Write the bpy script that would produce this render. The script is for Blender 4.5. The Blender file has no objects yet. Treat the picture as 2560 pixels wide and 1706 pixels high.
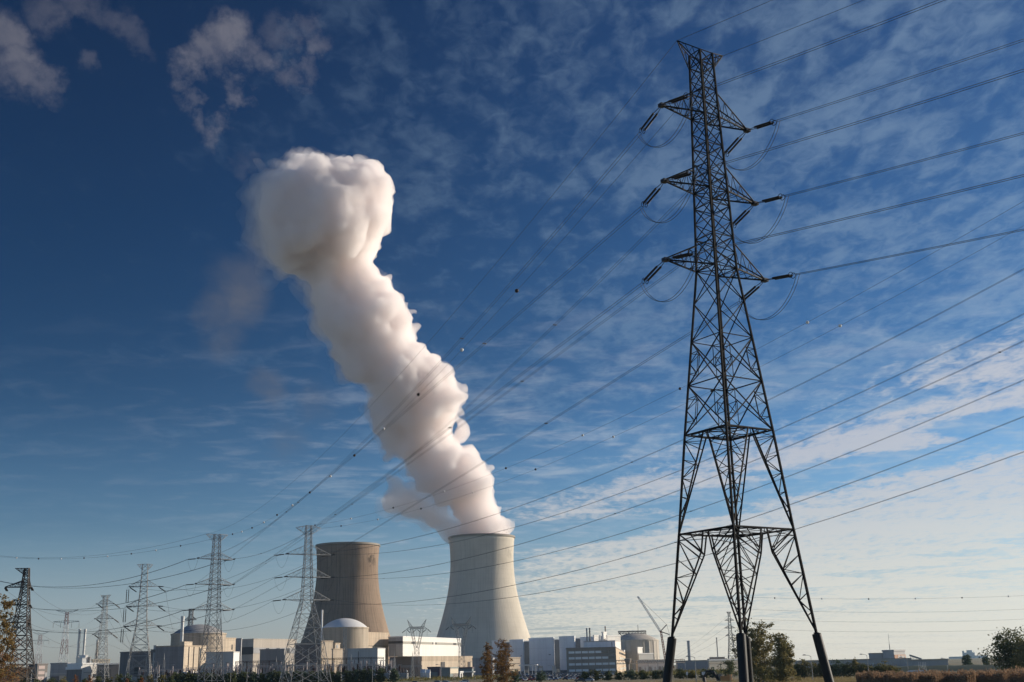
import bpy, bmesh, math, random
import numpy as np
from mathutils import Vector, Matrix, noise as mnoise
R = math.radians
sc = bpy.context.scene
col = sc.collection
rnd = random.Random(7)

# ------------------------------------------------------------------ camera
FOC, PITCH, ROLL, EYE = 2915.36, R(15.633), R(-1.329), 6.0     # focal length in pixels of the 2560 px wide photograph
_F = Vector((0, math.cos(PITCH), math.sin(PITCH)))
_R0 = Vector((1, 0, 0)); _U0 = Vector((0, -math.sin(PITCH), math.cos(PITCH)))
_R = math.cos(ROLL) * _R0 + math.sin(ROLL) * _U0
_U = math.cos(ROLL) * _U0 - math.sin(ROLL) * _R0
cam_d = bpy.data.cameras.new('camera')
cam = bpy.data.objects.new('camera', cam_d); col.objects.link(cam)
cam_d.sensor_width = 36.0; cam_d.lens = FOC / 2560 * 36.0
cam_d.clip_start = 0.5; cam_d.clip_end = 20000
m3 = Matrix((_R, _U, -_F)).transposed()
cam.matrix_world = Matrix.Translation((0, 0, EYE)) @ m3.to_4x4()
sc.camera = cam

# ------------------------------------------------------------------ light, sky, exposure
SUN_AZ, SUN_EL = R(70), R(17)
sun_d = bpy.data.lights.new('sun', 'SUN'); sun = bpy.data.objects.new('sun', sun_d); col.objects.link(sun)
sun_d.energy = 5.0; sun_d.angle = R(0.53); sun_d.color = (1.0, 0.875, 0.715)
sdir = Vector((math.sin(SUN_AZ) * math.cos(SUN_EL), math.cos(SUN_AZ) * math.cos(SUN_EL), math.sin(SUN_EL)))
sun.rotation_euler = sdir.to_track_quat('Z', 'Y').to_euler()
sc.view_settings.view_transform = 'Standard'; sc.view_settings.look = 'None'
sc.view_settings.exposure = 0.12; sc.view_settings.gamma = 1.0
sc.render.engine = 'CYCLES'
sc.cycles.use_denoising = True
sc.cycles.max_bounces = 20; sc.cycles.diffuse_bounces = 3; sc.cycles.glossy_bounces = 2
sc.cycles.transmission_bounces = 2; sc.cycles.transparent_max_bounces = 12; sc.cycles.volume_bounces = 20
sc.cycles.sample_clamp_indirect = 6.0
sc.cycles.use_adaptive_sampling = False
sc.cycles.caustics_reflective = False; sc.cycles.caustics_refractive = False

class NT:
    """little helper to write node trees"""
    def __init__(s, tree): s.t = tree
    def n(s, typ, ins=None, **kw):
        nd = s.t.nodes.new(typ)
        for k, v in kw.items(): setattr(nd, k, v)
        for k, v in (ins or {}).items(): s.put(nd.inputs[k], v)
        return nd
    def put(s, sock, v):
        if isinstance(v, bpy.types.NodeSocket): s.t.links.new(v, sock)
        elif isinstance(v, bpy.types.Node): s.t.links.new(v.outputs[0], sock)
        else:
            if hasattr(sock.default_value, '__len__') and len(sock.default_value) == 4 and len(v) == 3: v = (*v, 1)
            sock.default_value = v
    def m(s, op, a, b=0.0, c=None, clamp=False):
        nd = s.n('ShaderNodeMath', operation=op, use_clamp=clamp)
        s.put(nd.inputs[0], a); s.put(nd.inputs[1], b)
        if c is not None: s.put(nd.inputs[2], c)
        return nd.outputs[0]
    def vm(s, op, a, b=(0, 0, 0)):
        nd = s.n('ShaderNodeVectorMath', operation=op)
        s.put(nd.inputs[0], a)
        if op == 'SCALE': s.put(nd.inputs['Scale'], b)
        elif op != 'LENGTH' and op != 'NORMALIZE': s.put(nd.inputs[1], b)
        return nd.outputs['Value'] if op in ('LENGTH', 'DISTANCE', 'DOT_PRODUCT') else nd.outputs['Vector']
    def step(s, x, lo, hi, a=0.0, b=1.0):
        nd = s.n('ShaderNodeMapRange', interpolation_type='SMOOTHSTEP')
        s.put(nd.inputs[0], x); s.put(nd.inputs[1], lo); s.put(nd.inputs[2], hi); s.put(nd.inputs[3], a); s.put(nd.inputs[4], b)
        return nd.outputs[0]
    def noise(s, vec, scale, detail=4, rough=0.5, dist=0.0, typ='FBM'):
        nd = s.n('ShaderNodeTexNoise', {'Vector': vec, 'Scale': scale, 'Detail': detail, 'Roughness': rough, 'Distortion': dist})
        return nd.outputs[0]
    def mix(s, fac, a, b, blend='MIX'):
        nd = s.n('ShaderNodeMix', data_type='RGBA', blend_type=blend)
        s.put(nd.inputs[0], fac); s.put(nd.inputs[6], a); s.put(nd.inputs[7], b)
        return nd.outputs[2]
    def xyz(s, v):
        nd = s.n('ShaderNodeSeparateXYZ', {0: v}); return nd.outputs[0], nd.outputs[1], nd.outputs[2]
    def comb(s, x, y, z):
        return s.n('ShaderNodeCombineXYZ', {0: x, 1: y, 2: z}).outputs[0]

def ray(px, py):
    return _F + (px - 1280) / FOC * _R + (853 - py) / FOC * _U
def at(px, py, D):
    """the point D metres away (measured along the ground) in the direction of a photograph pixel"""
    d = ray(px, py); return Vector((0, 0, EYE)) + d * (D / math.hypot(d.x, d.y))
def gr(px, D):
    """ground point D metres away under the given photograph column (taken at the horizon)"""
    p = at(px, 1669 - .0232 * (px - 1280), D); return Vector((p.x, p.y, 0))
def mpp(D): return D / FOC            # metres per photograph pixel, near the horizon

w = bpy.data.worlds.new("World"); sc.world = w; w.use_nodes = True
nt = NT(w.node_tree)
for nd in list(w.node_tree.nodes): w.node_tree.nodes.remove(nd)
sky = nt.n('ShaderNodeTexSky', sky_type='NISHITA', sun_disc=False, sun_elevation=SUN_EL, sun_rotation=SUN_AZ,
           altitude=0.0, air_density=1.0, dust_density=0.6, ozone_density=2.0)
d = nt.vm('NORMALIZE', nt.n('ShaderNodeTexCoord').outputs['Generated'])
dx, dy, dz = nt.xyz(d)
ang = nt.m('ARCTAN2', dx, dy)                              # azimuth, positive to the right
# clear autumn air: the blue deepens quickly above the pale horizon, most of all away from the sun
rmp = nt.n('ShaderNodeValToRGB', {'Fac': dz}); cr = rmp.color_ramp; cr.interpolation = 'B_SPLINE'
for p_, c_ in ((0.0, (1.0, 1.12, 1.6)), (.03, (.95, 1.0, 1.40)), (.074, (.76, .83, 1.0)), (.117, (.32, .54, .78)), (.219, (.058, .205, .385)), (.353, (.030, .165, .335)), (.5, (.018, .12, .27))):
    e = cr.elements[0] if p_ == 0.0 else cr.elements[-1] if p_ == .5 else cr.elements.new(p_)
    e.position = p_; e.color = tuple(v / 2 for v in c_) + (1,)
front = nt.step(nt.m('ABSOLUTE', ang), R(95), R(32))          # the veil of cloud lies over this quarter of the sky; behind the viewer it is clear
azf = nt.m('ADD', nt.m('MULTIPLY', nt.m('MULTIPLY', nt.step(ang, R(-26), R(26)), front), nt.step(dz, .04, .2, 0.0, .85)), nt.m('ADD', nt.m('MULTIPLY', front, -.9), 1.9))
base = nt.vm('SCALE', nt.vm('MULTIPLY', sky.outputs[0], rmp.outputs[0]), nt.m('MULTIPLY', azf, 2.0))
zz = nt.m('ADD', nt.m('MAXIMUM', dz, 0.0), 0.055)
pl = nt.vm('SCALE', d, nt.m('DIVIDE', 1.0, zz))           # a cloud layer far above, seen in perspective
def rot(v, a, sx, sy):
    return nt.n('ShaderNodeMapping', {'Vector': v, 'Rotation': (0, 0, a), 'Scale': (sx, sy, 0.0)}).outputs[0]
big = nt.noise(rot(pl, 0.3, 0.9, 0.9), 2.2, 4, 0.55)
fine = nt.noise(rot(pl, 0.25, 1.25, 0.62), 12.0, 8, 0.52, 0.5)
rip = nt.noise(rot(pl, 0.45, 1.2, 0.85), 30.0, 5, 0.55, 0.8)
tex = nt.m('ADD', nt.m('MULTIPLY', fine, 0.66), nt.m('MULTIPLY', rip, 0.34))
# thin rippled layer: grows to the right
cov_hi = nt.m('ADD', nt.step(ang, R(-22), R(14), -0.12, 0.08), nt.m('MULTIPLY', nt.m('SUBTRACT', big, 0.5), 0.72))
thin = nt.step(nt.m('ADD', tex, cov_hi), 0.42, 0.76)
thin = nt.m('MULTIPLY', nt.m('MULTIPLY', thin, front), nt.step(ang, R(-24), R(22), 0.06, 0.31))
# thicker bank low on the right, with long gaps
bankx = nt.m('ADD', dz, nt.m('MULTIPLY', nt.m('ADD', ang, R(-16)), -0.25))
bank_c = nt.m('MULTIPLY', nt.step(bankx, 0.262, 0.165), nt.m('MULTIPLY', nt.step(ang, R(-17), R(9), 0.0, 1.0), front))
gapx = nt.m('ADD', dz, nt.m('MULTIPLY', nt.m('ADD', ang, -0.30), -0.15))
lgn = nt.noise(rot(pl, 0.12, 0.25, 1.3), 1.7, 5, 0.55)
gapx = nt.m('ADD', gapx, nt.m('MULTIPLY', nt.m('SUBTRACT', lgn, 0.5), 0.05))
def hole(c, w_, s_): return nt.m('MULTIPLY', nt.step(nt.m('ABSOLUTE', nt.m('SUBTRACT', gapx, c)), w_, w_ * .2), s_)
holes = nt.m('ADD', nt.m('ADD', hole(.150, .020, .34), hole(.192, .010, .12)), nt.m('ADD', hole(.066, .006, .12), hole(.045, .004, .10)))
bank = nt.step(nt.m('SUBTRACT', nt.m('ADD', nt.m('ADD', nt.m('MULTIPLY', tex, 0.85), nt.m('MULTIPLY', lgn, 0.45)), nt.m('MULTIPLY', bank_c, 0.52)), holes), 0.90, 1.20)
bank = nt.m('MULTIPLY', nt.m('MULTIPLY', bank, nt.step(bank_c, 0.0, .35)), 0.86)
# drifting remnants of steam
def wobble(sc_, amp): return nt.vm('ADD', d, nt.vm('SCALE', nt.vm('SUBTRACT', nt.n('ShaderNodeTexNoise', {'Vector': d, 'Scale': sc_, 'Detail': 8.0, 'Roughness': 0.65}).outputs['Color'], (0.5, 0.5, 0.5)), amp))
rems = []
for vec, lst in ((wobble(34.0, .055), ((20, 80, 46, .42), (45, 135, 44, .42), (65, 185, 46, .34), (110, 205, 34, .26), (120, 20, 40, .2), (195, 10, 36, .2), (240, 12, 36, .18), (285, 45, 32, .17), (315, 75, 32, .19), (345, 108, 30, .15), (215, 160, 24, .16), (120, 250, 18, .12),
          (575, 88, 46, .50), (535, 122, 44, .46), (480, 145, 38, .36), (625, 132, 38, .34), (665, 155, 32, .28), (725, 195, 26, .22), (765, 165, 26, .22), (795, 112, 30, .26), (765, 62, 28, .2), (700, 85, 36, .18), (455, 205, 26, .25), (475, 255, 22, .22), (500, 305, 22, .2), (535, 335, 28, .24), (565, 312, 24, .24), (592, 245, 26, .30), (572, 200, 22, .2), (600, 420, 26, .10), (640, 400, 24, .10))),
        (wobble(14.0, .05), ((590, 690, 60, .26), (600, 755, 70, .36), (545, 800, 46, .24), (570, 850, 44, .2), (680, 970, 44, .26), (640, 620, 50, .14), (720, 1090, 50, .12), (790, 1000, 46, .16)))):
    rem = None
    for (px, py, rad, op) in lst:
        q = nt.m('MULTIPLY', nt.step(nt.vm('DISTANCE', vec, tuple(ray(px, py).normalized())), rad * 1.55 / FOC, rad * .2 / FOC), op)
        rem = q if rem is None else nt.m('MAXIMUM', rem, q)
    rems.append(nt.m('MULTIPLY', rem, nt.step(fine, .25, .65, .5, .95)))
CLOUD_HI = (0.30, 0.42, 0.54); CLOUD_REM = (0.30, 0.28, 0.30)
CLOUD_LO = nt.mix(nt.step(dz, .02, .17), (.76, .71, .60), (.50, .50, .55))
SKY_MUL = 0.094
skycol = nt.vm('SCALE', base, SKY_MUL)
c1 = nt.mix(thin, skycol, CLOUD_HI)
stk = nt.noise(rot(pl, 0.10, 0.8, 1.1), 6.0, 8, 0.60, 0.5)
stk = nt.m('MULTIPLY', nt.step(nt.m('ADD', stk, nt.m('MULTIPLY', nt.m('SUBTRACT', big, .5), .35)), .46, .72), nt.m('MULTIPLY', nt.step(dz, .05, .11), nt.step(dz, .34, .17)))
stk = nt.m('MULTIPLY', nt.m('MULTIPLY', stk, front), nt.step(ang, R(-22), R(3), .05, .40))       # long thin streaks low behind the towers
c2 = nt.mix(bank, nt.mix(stk, c1, (.46, .50, .57)), CLOUD_LO)
c3 = nt.mix(nt.m('MULTIPLY', rems[1], 1.75), nt.mix(rems[0], c2, CLOUD_REM), (.125, .125, .148))
bg = nt.n('ShaderNodeBackground', {'Color': nt.vm('SCALE', c3, 10.0), 'Strength': 0.1})
out = nt.n('ShaderNodeOutputWorld', {'Surface': bg.outputs[0]})

# ------------------------------------------------------------------ builders
def tag(o, label=None, cat=None, group=None, kind=None):
    if label: o['label'] = label
    if cat: o['category'] = cat
    if group: o['group'] = group
    if kind: o['kind'] = kind
    return o
def empty(name, loc=(0, 0, 0), rz=0.0, label=None, cat=None, group=None, kind=None):
    o = bpy.data.objects.new(name, None); col.objects.link(o)
    o.location = loc; o.rotation_euler = (0, 0, rz); o.empty_display_size = 2
    return tag(o, label, cat, group, kind)
class MB:
    """collects geometry, then links it as one mesh object"""
    def __init__(s): s.v = []; s.f = []; s.mi = []; s.cur = 0
    def add(s, vs, fs):
        b = len(s.v); s.v += [tuple(v) for v in vs]
        s.f += [tuple(b + i for i in f) for f in fs]; s.mi += [s.cur] * len(fs)
        return s
    def box(s, x0, x1, y0, y1, z0, z1):
        return s.add([(x0, y0, z0), (x1, y0, z0), (x1, y1, z0), (x0, y1, z0), (x0, y0, z1), (x1, y0, z1), (x1, y1, z1), (x0, y1, z1)],
                     [(3, 2, 1, 0), (4, 5, 6, 7), (0, 1, 5, 4), (1, 2, 6, 5), (2, 3, 7, 6), (3, 0, 4, 7)])
    def quadbox(s, p, z0, z1):
        """prism on a ground polygon p (counter-clockwise)"""
        n = len(p)
        return s.add([(q[0], q[1], z0) for q in p] + [(q[0], q[1], z1) for q in p],
                     [tuple(range(n))[::-1], tuple(range(n, 2 * n))] + [(i, (i + 1) % n, n + (i + 1) % n, n + i) for i in range(n)])
    def bar(s, a, b, t, n=4, t2=None, cap=False):
        a = Vector(a); b = Vector(b); dv = b - a
        if dv.length < 1e-6: return s
        dv.normalize(); up = Vector((0, 0, 1)) if abs(dv.z) < .95 else Vector((1, 0, 0))
        u = dv.cross(up).normalized(); v = dv.cross(u); t2 = t if t2 is None else t2
        vs = []
        for (p, r) in ((a, t / 2), (b, t2 / 2)):
            for k in range(n):
                an = 2 * math.pi * (k + .5) / n
                vs.append(p + (u * math.cos(an) + v * math.sin(an)) * r * (1.25 if n == 4 else 1))
        fs = [(k, (k + 1) % n, n + (k + 1) % n, n + k) for k in range(n)]
        if cap: fs += [tuple(range(n))[::-1], tuple(range(n, 2 * n))]
        return s.add(vs, fs)
    def tube(s, pts, r, n=5, cap=False):
        pts = [Vector(p) for p in pts]; m = len(pts); vs = []
        for i, p in enumerate(pts):
            dv = (pts[min(i + 1, m - 1)] - pts[max(i - 1, 0)]).normalized()
            up = Vector((0, 0, 1)) if abs(dv.z) < .95 else Vector((1, 0, 0))
            u = dv.cross(up).normalized(); v = dv.cross(u); rr = r[i] if isinstance(r, (list, tuple)) else r
            for k in range(n):
                an = 2 * math.pi * k / n; vs.append(p + (u * math.cos(an) + v * math.sin(an)) * rr)
        fs = [(i * n + k, i * n + (k + 1) % n, (i + 1) * n + (k + 1) % n, (i + 1) * n + k) for i in range(m - 1) for k in range(n)]
        if cap: fs += [tuple(range(n))[::-1], tuple((m - 1) * n + k for k in range(n))]
        return s.add(vs, fs)
    def lathe(s, prof, n=48, c=(0, 0, 0), a0=0.0, a1=2 * math.pi, radial=None):
        vs = []; full = abs(a1 - a0 - 2 * math.pi) < 1e-6; cols_ = n if full else n + 1
        for (r, z) in prof:
            for k in range(cols_):
                an = a0 + (a1 - a0) * k / n; rr = r + (radial(k, z) if radial else 0)
                vs.append((c[0] + rr * math.cos(an), c[1] + rr * math.sin(an), c[2] + z))
        fs = []
        for i in range(len(prof) - 1):
            for k in range(n):
                k2 = (k + 1) % cols_
                fs.append((i * cols_ + k, i * cols_ + k2, (i + 1) * cols_ + k2, (i + 1) * cols_ + k))
        return s.add(vs, fs)
    def sphere(s, c, r, seg=10, rings=6):
        return s.lathe([(max(1e-4, r * math.cos(t)), r * math.sin(t)) for t in [(-.5 + i / rings) * math.pi for i in range(rings + 1)]], seg, c)
    def build(s, name, mat, parent=None, smooth=False, label=None):
        me = bpy.data.meshes.new(name); me.from_pydata(s.v, [], s.f)
        mats = mat if isinstance(mat, (list, tuple)) else [mat]
        for m_ in mats: me.materials.append(m_)
        if len(mats) > 1: me.polygons.foreach_set('material_index', s.mi)
        if smooth: me.polygons.foreach_set('use_smooth', [True] * len(me.polygons))
        me.update()
        o = bpy.data.objects.new(name, me); col.objects.link(o)
        if parent: o.parent = parent
        if label: o['label'] = label
        return o
def copy_tree(o, parent=None):
    c = o.copy(); col.objects.link(c); c.parent = parent
    for ch in list(o.children): copy_tree(ch, c)
    return c

_mats = {}
def mat(name, colr, rough=0.7, metal=0.0, var=0.15, scale=0.3, stripes=None, streak=0.0, bump=0.0, spec=0.3):
    """procedural surface: base colour broken up by noise, optional panel joints (axis, spacing, darkness) and run-off streaks"""
    if name in _mats: return _mats[name]
    m = bpy.data.materials.new(name); m.use_nodes = True; t = NT(m.node_tree)
    b = m.node_tree.nodes['Principled BSDF']
    co = t.n('ShaderNodeTexCoord').outputs['Object']
    n1 = t.noise(co, scale, 5, 0.6); n2 = t.noise(co, scale * 9, 3, 0.6)
    fac = t.m('ADD', t.m('MULTIPLY', t.m('SUBTRACT', n1, .5), var * 2), t.m('MULTIPLY', t.m('SUBTRACT', n2, .5), var))
    fac = t.m('ADD', fac, 1.0)
    if streak:
        st = t.noise(t.n('ShaderNodeMapping', {'Vector': co, 'Scale': (1, 1, .06)}).outputs[0], scale * 6, 4, .65)
        fac = t.m('MULTIPLY', fac, t.step(st, .35, .62, 1 - streak, 1.0))
    if stripes:
        for (ax, sp, dk, wd) in stripes:
            c_ = t.xyz(co)[ax] if ax < 3 else t.m('ADD', t.xyz(co)[0], t.xyz(co)[1])
            fr = t.m('FRACT', t.m('DIVIDE', c_, sp))
            fac = t.m('MULTIPLY', fac, t.m('SUBTRACT', 1.0, t.m('MULTIPLY', t.m('LESS_THAN', fr, wd), dk)))
    t.put(b.inputs['Base Color'], t.vm('SCALE', tuple(colr), fac))
    b.inputs['Roughness'].default_value = rough; b.inputs['Metallic'].default_value = metal
    b.inputs['Specular IOR Level'].default_value = spec
    if bump:
        bn = t.n('ShaderNodeBump', {'Strength': bump, 'Distance': 0.3, 'Height': n2}); t.put(b.inputs['Normal'], bn.outputs[0])
    _mats[name] = m
    return m
# ------------------------------------------------------------------ ground
def ground_mat():
    m = bpy.data.materials.new('field_grass'); m.use_nodes = True; t = NT(m.node_tree); b = m.node_tree.nodes['Principled BSDF']
    co = t.n('ShaderNodeTexCoord').outputs['Object']
    a = t.noise(co, .012, 5, .6); c = t.noise(co, .35, 4, .65); e = t.noise(co, .0035, 3, .5)
    k = t.mix(t.step(a, .4, .62), (.085, .085, .03), (.21, .165, .085))
    k = t.mix(t.step(e, .45, .6), k, (.15, .125, .06))
    k = t.mix(t.m('MULTIPLY', t.step(c, .3, .75), .5), k, (.25, .20, .11))
    t.put(b.inputs['Base Color'], k); b.inputs['Roughness'].default_value = .95
    bn = t.n('ShaderNodeBump', {'Strength': .6, 'Distance': .5, 'Height': c}); t.put(b.inputs['Normal'], bn.outputs[0])
    return m
GM = ground_mat()
g = MB(); g.box(-6400, 6400, -250, 6450, -0.8, 0.0)
tag(g.build('ground', GM), kind='structure')

# ------------------------------------------------------------------ cooling towers
def tower_mat(name, c0, c1, stain, patch):
    m = bpy.data.materials.new(name); m.use_nodes = True; t = NT(m.node_tree); b = m.node_tree.nodes['Principled BSDF']
    co = t.n('ShaderNodeTexCoord').outputs['Object']; x, y, z = t.xyz(co)
    an = t.m('ARCTAN2', x, t.m('MULTIPLY', y, -1.0))
    cyl = t.comb(t.m('MULTIPLY', an, 42.0), 0.0, z)
    n1 = t.noise(co, .035, 5, .6)
    st = t.noise(t.n('ShaderNodeMapping', {'Vector': cyl, 'Scale': (.55, 1, .012)}).outputs[0], 1.0, 4, .7)
    st2 = t.noise(t.n('ShaderNodeMapping', {'Vector': cyl, 'Scale': (.16, 1, .02)}).outputs[0], 1.0, 4, .6)
    k = t.mix(t.step(n1, .3, .7), c0, c1)
    k = t.mix(t.m('MULTIPLY', t.step(st, .48, .72), stain), k, tuple(v * .32 for v in c0))
    k = t.mix(t.m('MULTIPLY', t.step(st2, .5, .75), stain * .55), k, tuple(v * .45 for v in c0))
    ribl = t.m('MULTIPLY', t.m('LESS_THAN', t.m('FRACT', t.m('ADD', t.m('MULTIPLY', an, 64 / math.pi), .15)), .28), t.step(z, 30, 110))      # thin dark line along each rib, raises the ribs' contrast
    k = t.mix(t.m('MULTIPLY', ribl, .01 + stain * .5), k, tuple(v * .35 for v in c0))
    lift = t.m('LESS_THAN', t.m('FRACT', t.m('DIVIDE', z, 6.0)), .045)          # joints between the climbing-form lifts
    k = t.mix(t.m('MULTIPLY', lift, .16), k, tuple(v * .4 for v in c0))
    if patch:                                                                    # dark run-off stains below the rim
        pa, pz0, pz1, op = patch
        near = t.step(t.m('ABSOLUTE', t.m('SUBTRACT', an, pa)), .30, .12)
        pst = t.noise(t.n('ShaderNodeMapping', {'Vector': cyl, 'Scale': (.8, 1, .03)}).outputs[0], 1.0, 3, .6)
        ztop = t.m('ADD', z, t.m('MULTIPLY', t.m('SUBTRACT', pst, .5), 40.0)); near = t.m('MULTIPLY', near, t.step(t.noise(cyl, .16, 3, .6), .38, .56))
        msk = t.m('MULTIPLY', near, t.m('MULTIPLY', t.step(ztop, pz0, pz0 + 9), t.step(z, pz1, pz1 - 3)))
        k = t.mix(t.m('MULTIPLY', t.m('MULTIPLY', msk, t.step(pst, .36, .52)), op), k, (.035, .028, .025))
    t.put(b.inputs['Base Color'], k); b.inputs['Roughness'].default_value = .9; b.inputs['Specular IOR Level'].default_value = .2
    return m
def tower_r(z):
    zt = 138.0; b_ = 88.0 if z < zt else 100.0
    return 40.6 * math.sqrt(1 + ((z - zt) / b_) ** 2)
def cooling_tower(px, D, name, label, m, rimm):
    p = gr(px, D); o = empty('cooling_tower', p, -math.atan2(p.x, p.y), label, 'cooling tower', 'cooling towers')
    N = 128; sh = MB()
    rib = lambda k, z: (.05 + .13 * max(0.0, min(1.0, (z - 40) / 90))) if k % 4 == 0 else 0.0
    zs = [10 + (167.6 - 10) * i / 44 for i in range(45)]
    sh.lathe([(tower_r(z), z) for z in zs] + [(tower_r(167.6) - .9, 167.6)] + [(tower_r(z) - .9, z) for z in zs[::-4]] + [(tower_r(10) - .9, 10), (tower_r(10), 10)], N * 4, radial=rib)
    sh.build('shell', m, o, smooth=True)
    rm = MB(); rt = tower_r(168.5)
    rm.lathe([(rt - 1.2, 167.6), (rt + 1.1, 167.6), (rt + 1.1, 169.0), (rt + .95, 169.0), (rt + .95, 170.1), (rt + .7, 170.1), (rt + .7, 169.0), (rt - 1.2, 169.0), (rt - 1.2, 167.6)], 128)
    rm.build('rim', rimm, o)
    cl = MB(); r0 = tower_r(10) - .4
    for k in range(40):
        a0 = 2 * math.pi * k / 40; a1 = 2 * math.pi * (k + .5) / 40; a2 = 2 * math.pi * (k + 1) / 40
        top = (r0 * math.cos(a1), r0 * math.sin(a1), 10.2)
        for a in (a0, a2): cl.bar((r0 * 1.04 * math.cos(a), r0 * 1.04 * math.sin(a), 0), top, 1.0)
    cl.build('support_columns', rimm, o)
    return o
rimm = mat('tower_rim', (.30, .27, .23), var=.2, scale=.05)
cooling_tower(1209, 1528, 'cooling_tower', 'pale cooling tower with white steam pouring out of its top', tower_mat('pale_concrete', (.60, .54, .445), (.68, .615, .515), .20, (1.05, 139, 156, .25)), rimm)
cooling_tower(865, 1606, 'cooling_tower', 'brown streaked idle cooling tower behind the white domed reactor', tower_mat('brown_concrete', (.29, .215, .16), (.35, .265, .20), .66, (.90, 139, 156, .75)), rimm)

# ------------------------------------------------------------------ steam plume
def plume_D(y):      # the plume drifts a little towards the camera as it climbs
    return 1528 - max(0.0, 1340 - y) * .13
edges = [(1232, 1035, 1185), (1222, 1036, 1184), (1205, 1038, 1178), (1190, 1035, 1170), (1170, 1025, 1160), (1150, 1012, 1150), (1120, 978, 1143), (1090, 940, 1122), (1060, 918, 1105), (1030, 895, 1075),
         (1005, 872, 1048), (970, 842, 1062), (940, 838, 1078), (910, 836, 1080), (880, 822, 1060), (850, 795, 1025), (820, 770, 990),
         (790, 748, 970), (760, 730, 962), (730, 716, 960), (700, 708, 945), (672, 704, 915), (645, 703, 880), (615, 682, 838), (588, 622, 850),
         (558, 598, 880), (530, 584, 898), (500, 580, 912), (470, 584, 914), (440, 598, 906), (412, 616, 890), (388, 632, 862), (368, 645, 815), (356, 660, 755)]
S_ = 2560 / 2353
rp = random.Random(5)
balls = []
def add_ball(x, y, r, ch=14, dr=0.0, lump=1.0):
    Dd = plume_D(y * S_) + dr
    c = at(x * S_, y * S_, Dd); dd = (c - Vector((0, 0, EYE))).length
    rad = r * S_ * dd / FOC * 1.02
    balls.append((c, rad))
    for k in range(ch):
        v = Vector((rp.gauss(0, 1), rp.gauss(0, 1), rp.gauss(0, 1))).normalized()
        r2 = rad * rp.choice((.20, .26, .34, .46)) * rp.uniform(.85, 1.15); c2 = c + v * (rad - r2 * rp.uniform(.15, .85)); balls.append((c2, r2))
        for j in range(2):
            v2 = (v + Vector((rp.gauss(0, 1), rp.gauss(0, 1), rp.gauss(0, 1))) * .55).normalized(); r3 = r2 * rp.uniform(.3, .5)
            balls.append((c2 + v2 * (r2 - r3 * .3), r3))
for (y, l, r) in edges:
    if y < 1200: l += 12 if y < 720 else 1; r -= 1
    else: r += 1; l -= 2
    hw = (r - l) / 2; rr = min(hw * .92, 54 if y < 600 else (48 if y < 1200 else 40), max(11, y - 366)) * rp.uniform(.78, 1.04)
    n = max(1, int(math.ceil((hw - rr) * 2 / (rr * .9))) + 1)
    for i in range(n):
        x = (l + rr) + ((r - rr) - (l + rr)) * (i / (n - 1) if n > 1 else .5)
        dp = math.sqrt(max(0.0, hw * hw - (x - (l + r) / 2) ** 2))          # the column is round: fill its depth as well
        for k in ((0,) if dp < rr * 1.2 else (-1, 0, 1)):
            add_ball(x + rp.uniform(-4, 4), y + (rp.uniform(-13, 13) if 400 < y < 1190 else rp.uniform(-3, 3)), rr * rp.uniform(.78, 1.0), 5 if y < 600 else (7 if y < 1215 else 3), k * (dp - rr * .8) * S_ * 1500 / FOC + rp.uniform(-6, 6))
for (x, y, r) in ((742, 364, 11), (724, 361, 10), (700, 368, 11), (858, 402, 14), (896, 442, 13), (900, 505, 13), (865, 642, 9), (850, 636, 12), (880, 650, 5), (893, 654, 3), (1070, 985, 14), (948, 715, 18), (1068, 893, 18), (1155, 1165, 14), (760, 850, 10), (770, 868, 9), (866, 372, 7), (897, 412, 6), (910, 470, 7), (838, 590, 9), (973, 742, 5), (1085, 915, 10), (1058, 1005, 8), (1128, 1075, 10), (1168, 1205, 15), (1172, 1228, 13), (1048, 1224, 14), (1112, 1060, 10)):
    add_ball(x, y, r, 6)
ico = bmesh.new(); bmesh.ops.create_icosphere(ico, subdivisions=2, radius=1.0)
iv = np.array([v.co[:] for v in ico.verts]); iff = np.array([[v.index for v in f.verts] for f in ico.faces]); ico.free()
def remesh(o, voxel, keep=40):
    """one clean closed skin round whatever the mesh encloses; loose crumbs are dropped"""
    md = o.modifiers.new('remesh', 'REMESH'); md.mode = 'VOXEL'; md.voxel_size = voxel; md.use_smooth_shade = True
    dg = bpy.context.evaluated_depsgraph_get(); me2 = bpy.data.meshes.new_from_object(o.evaluated_get(dg))
    o.modifiers.clear(); old = o.data; nm = old.name; o.data = me2; bpy.data.meshes.remove(old)
    bm = bmesh.new(); bm.from_mesh(me2); seen = set(); parts = []
    for f in bm.faces:
        if f.index in seen: continue
        st = [f]; seen.add(f.index); comp = []
        while st:
            q = st.pop(); comp.append(q)
            for e in q.edges:
                for g_ in e.link_faces:
                    if g_.index not in seen: seen.add(g_.index); st.append(g_)
        parts.append(comp)
    big = max(parts, key=len)
    bmesh.ops.delete(bm, geom=[f for c in parts if c is not big for f in c], context='FACES')
    bmesh.ops.smooth_vert(bm, verts=bm.verts, factor=.25, use_axis_x=True, use_axis_y=True, use_axis_z=True)
    for f in bm.faces: f.smooth = True
    bm.to_mesh(me2); bm.free(); me2.name = nm
    return me2
def coords(me):
    n = len(me.vertices); co = np.empty(n * 3); no = np.empty(n * 3)
    me.vertices.foreach_get('co', co); me.vertex_normals.foreach_get('vector', no)
    return n, co.reshape(-1, 3), no.reshape(-1, 3)
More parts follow.
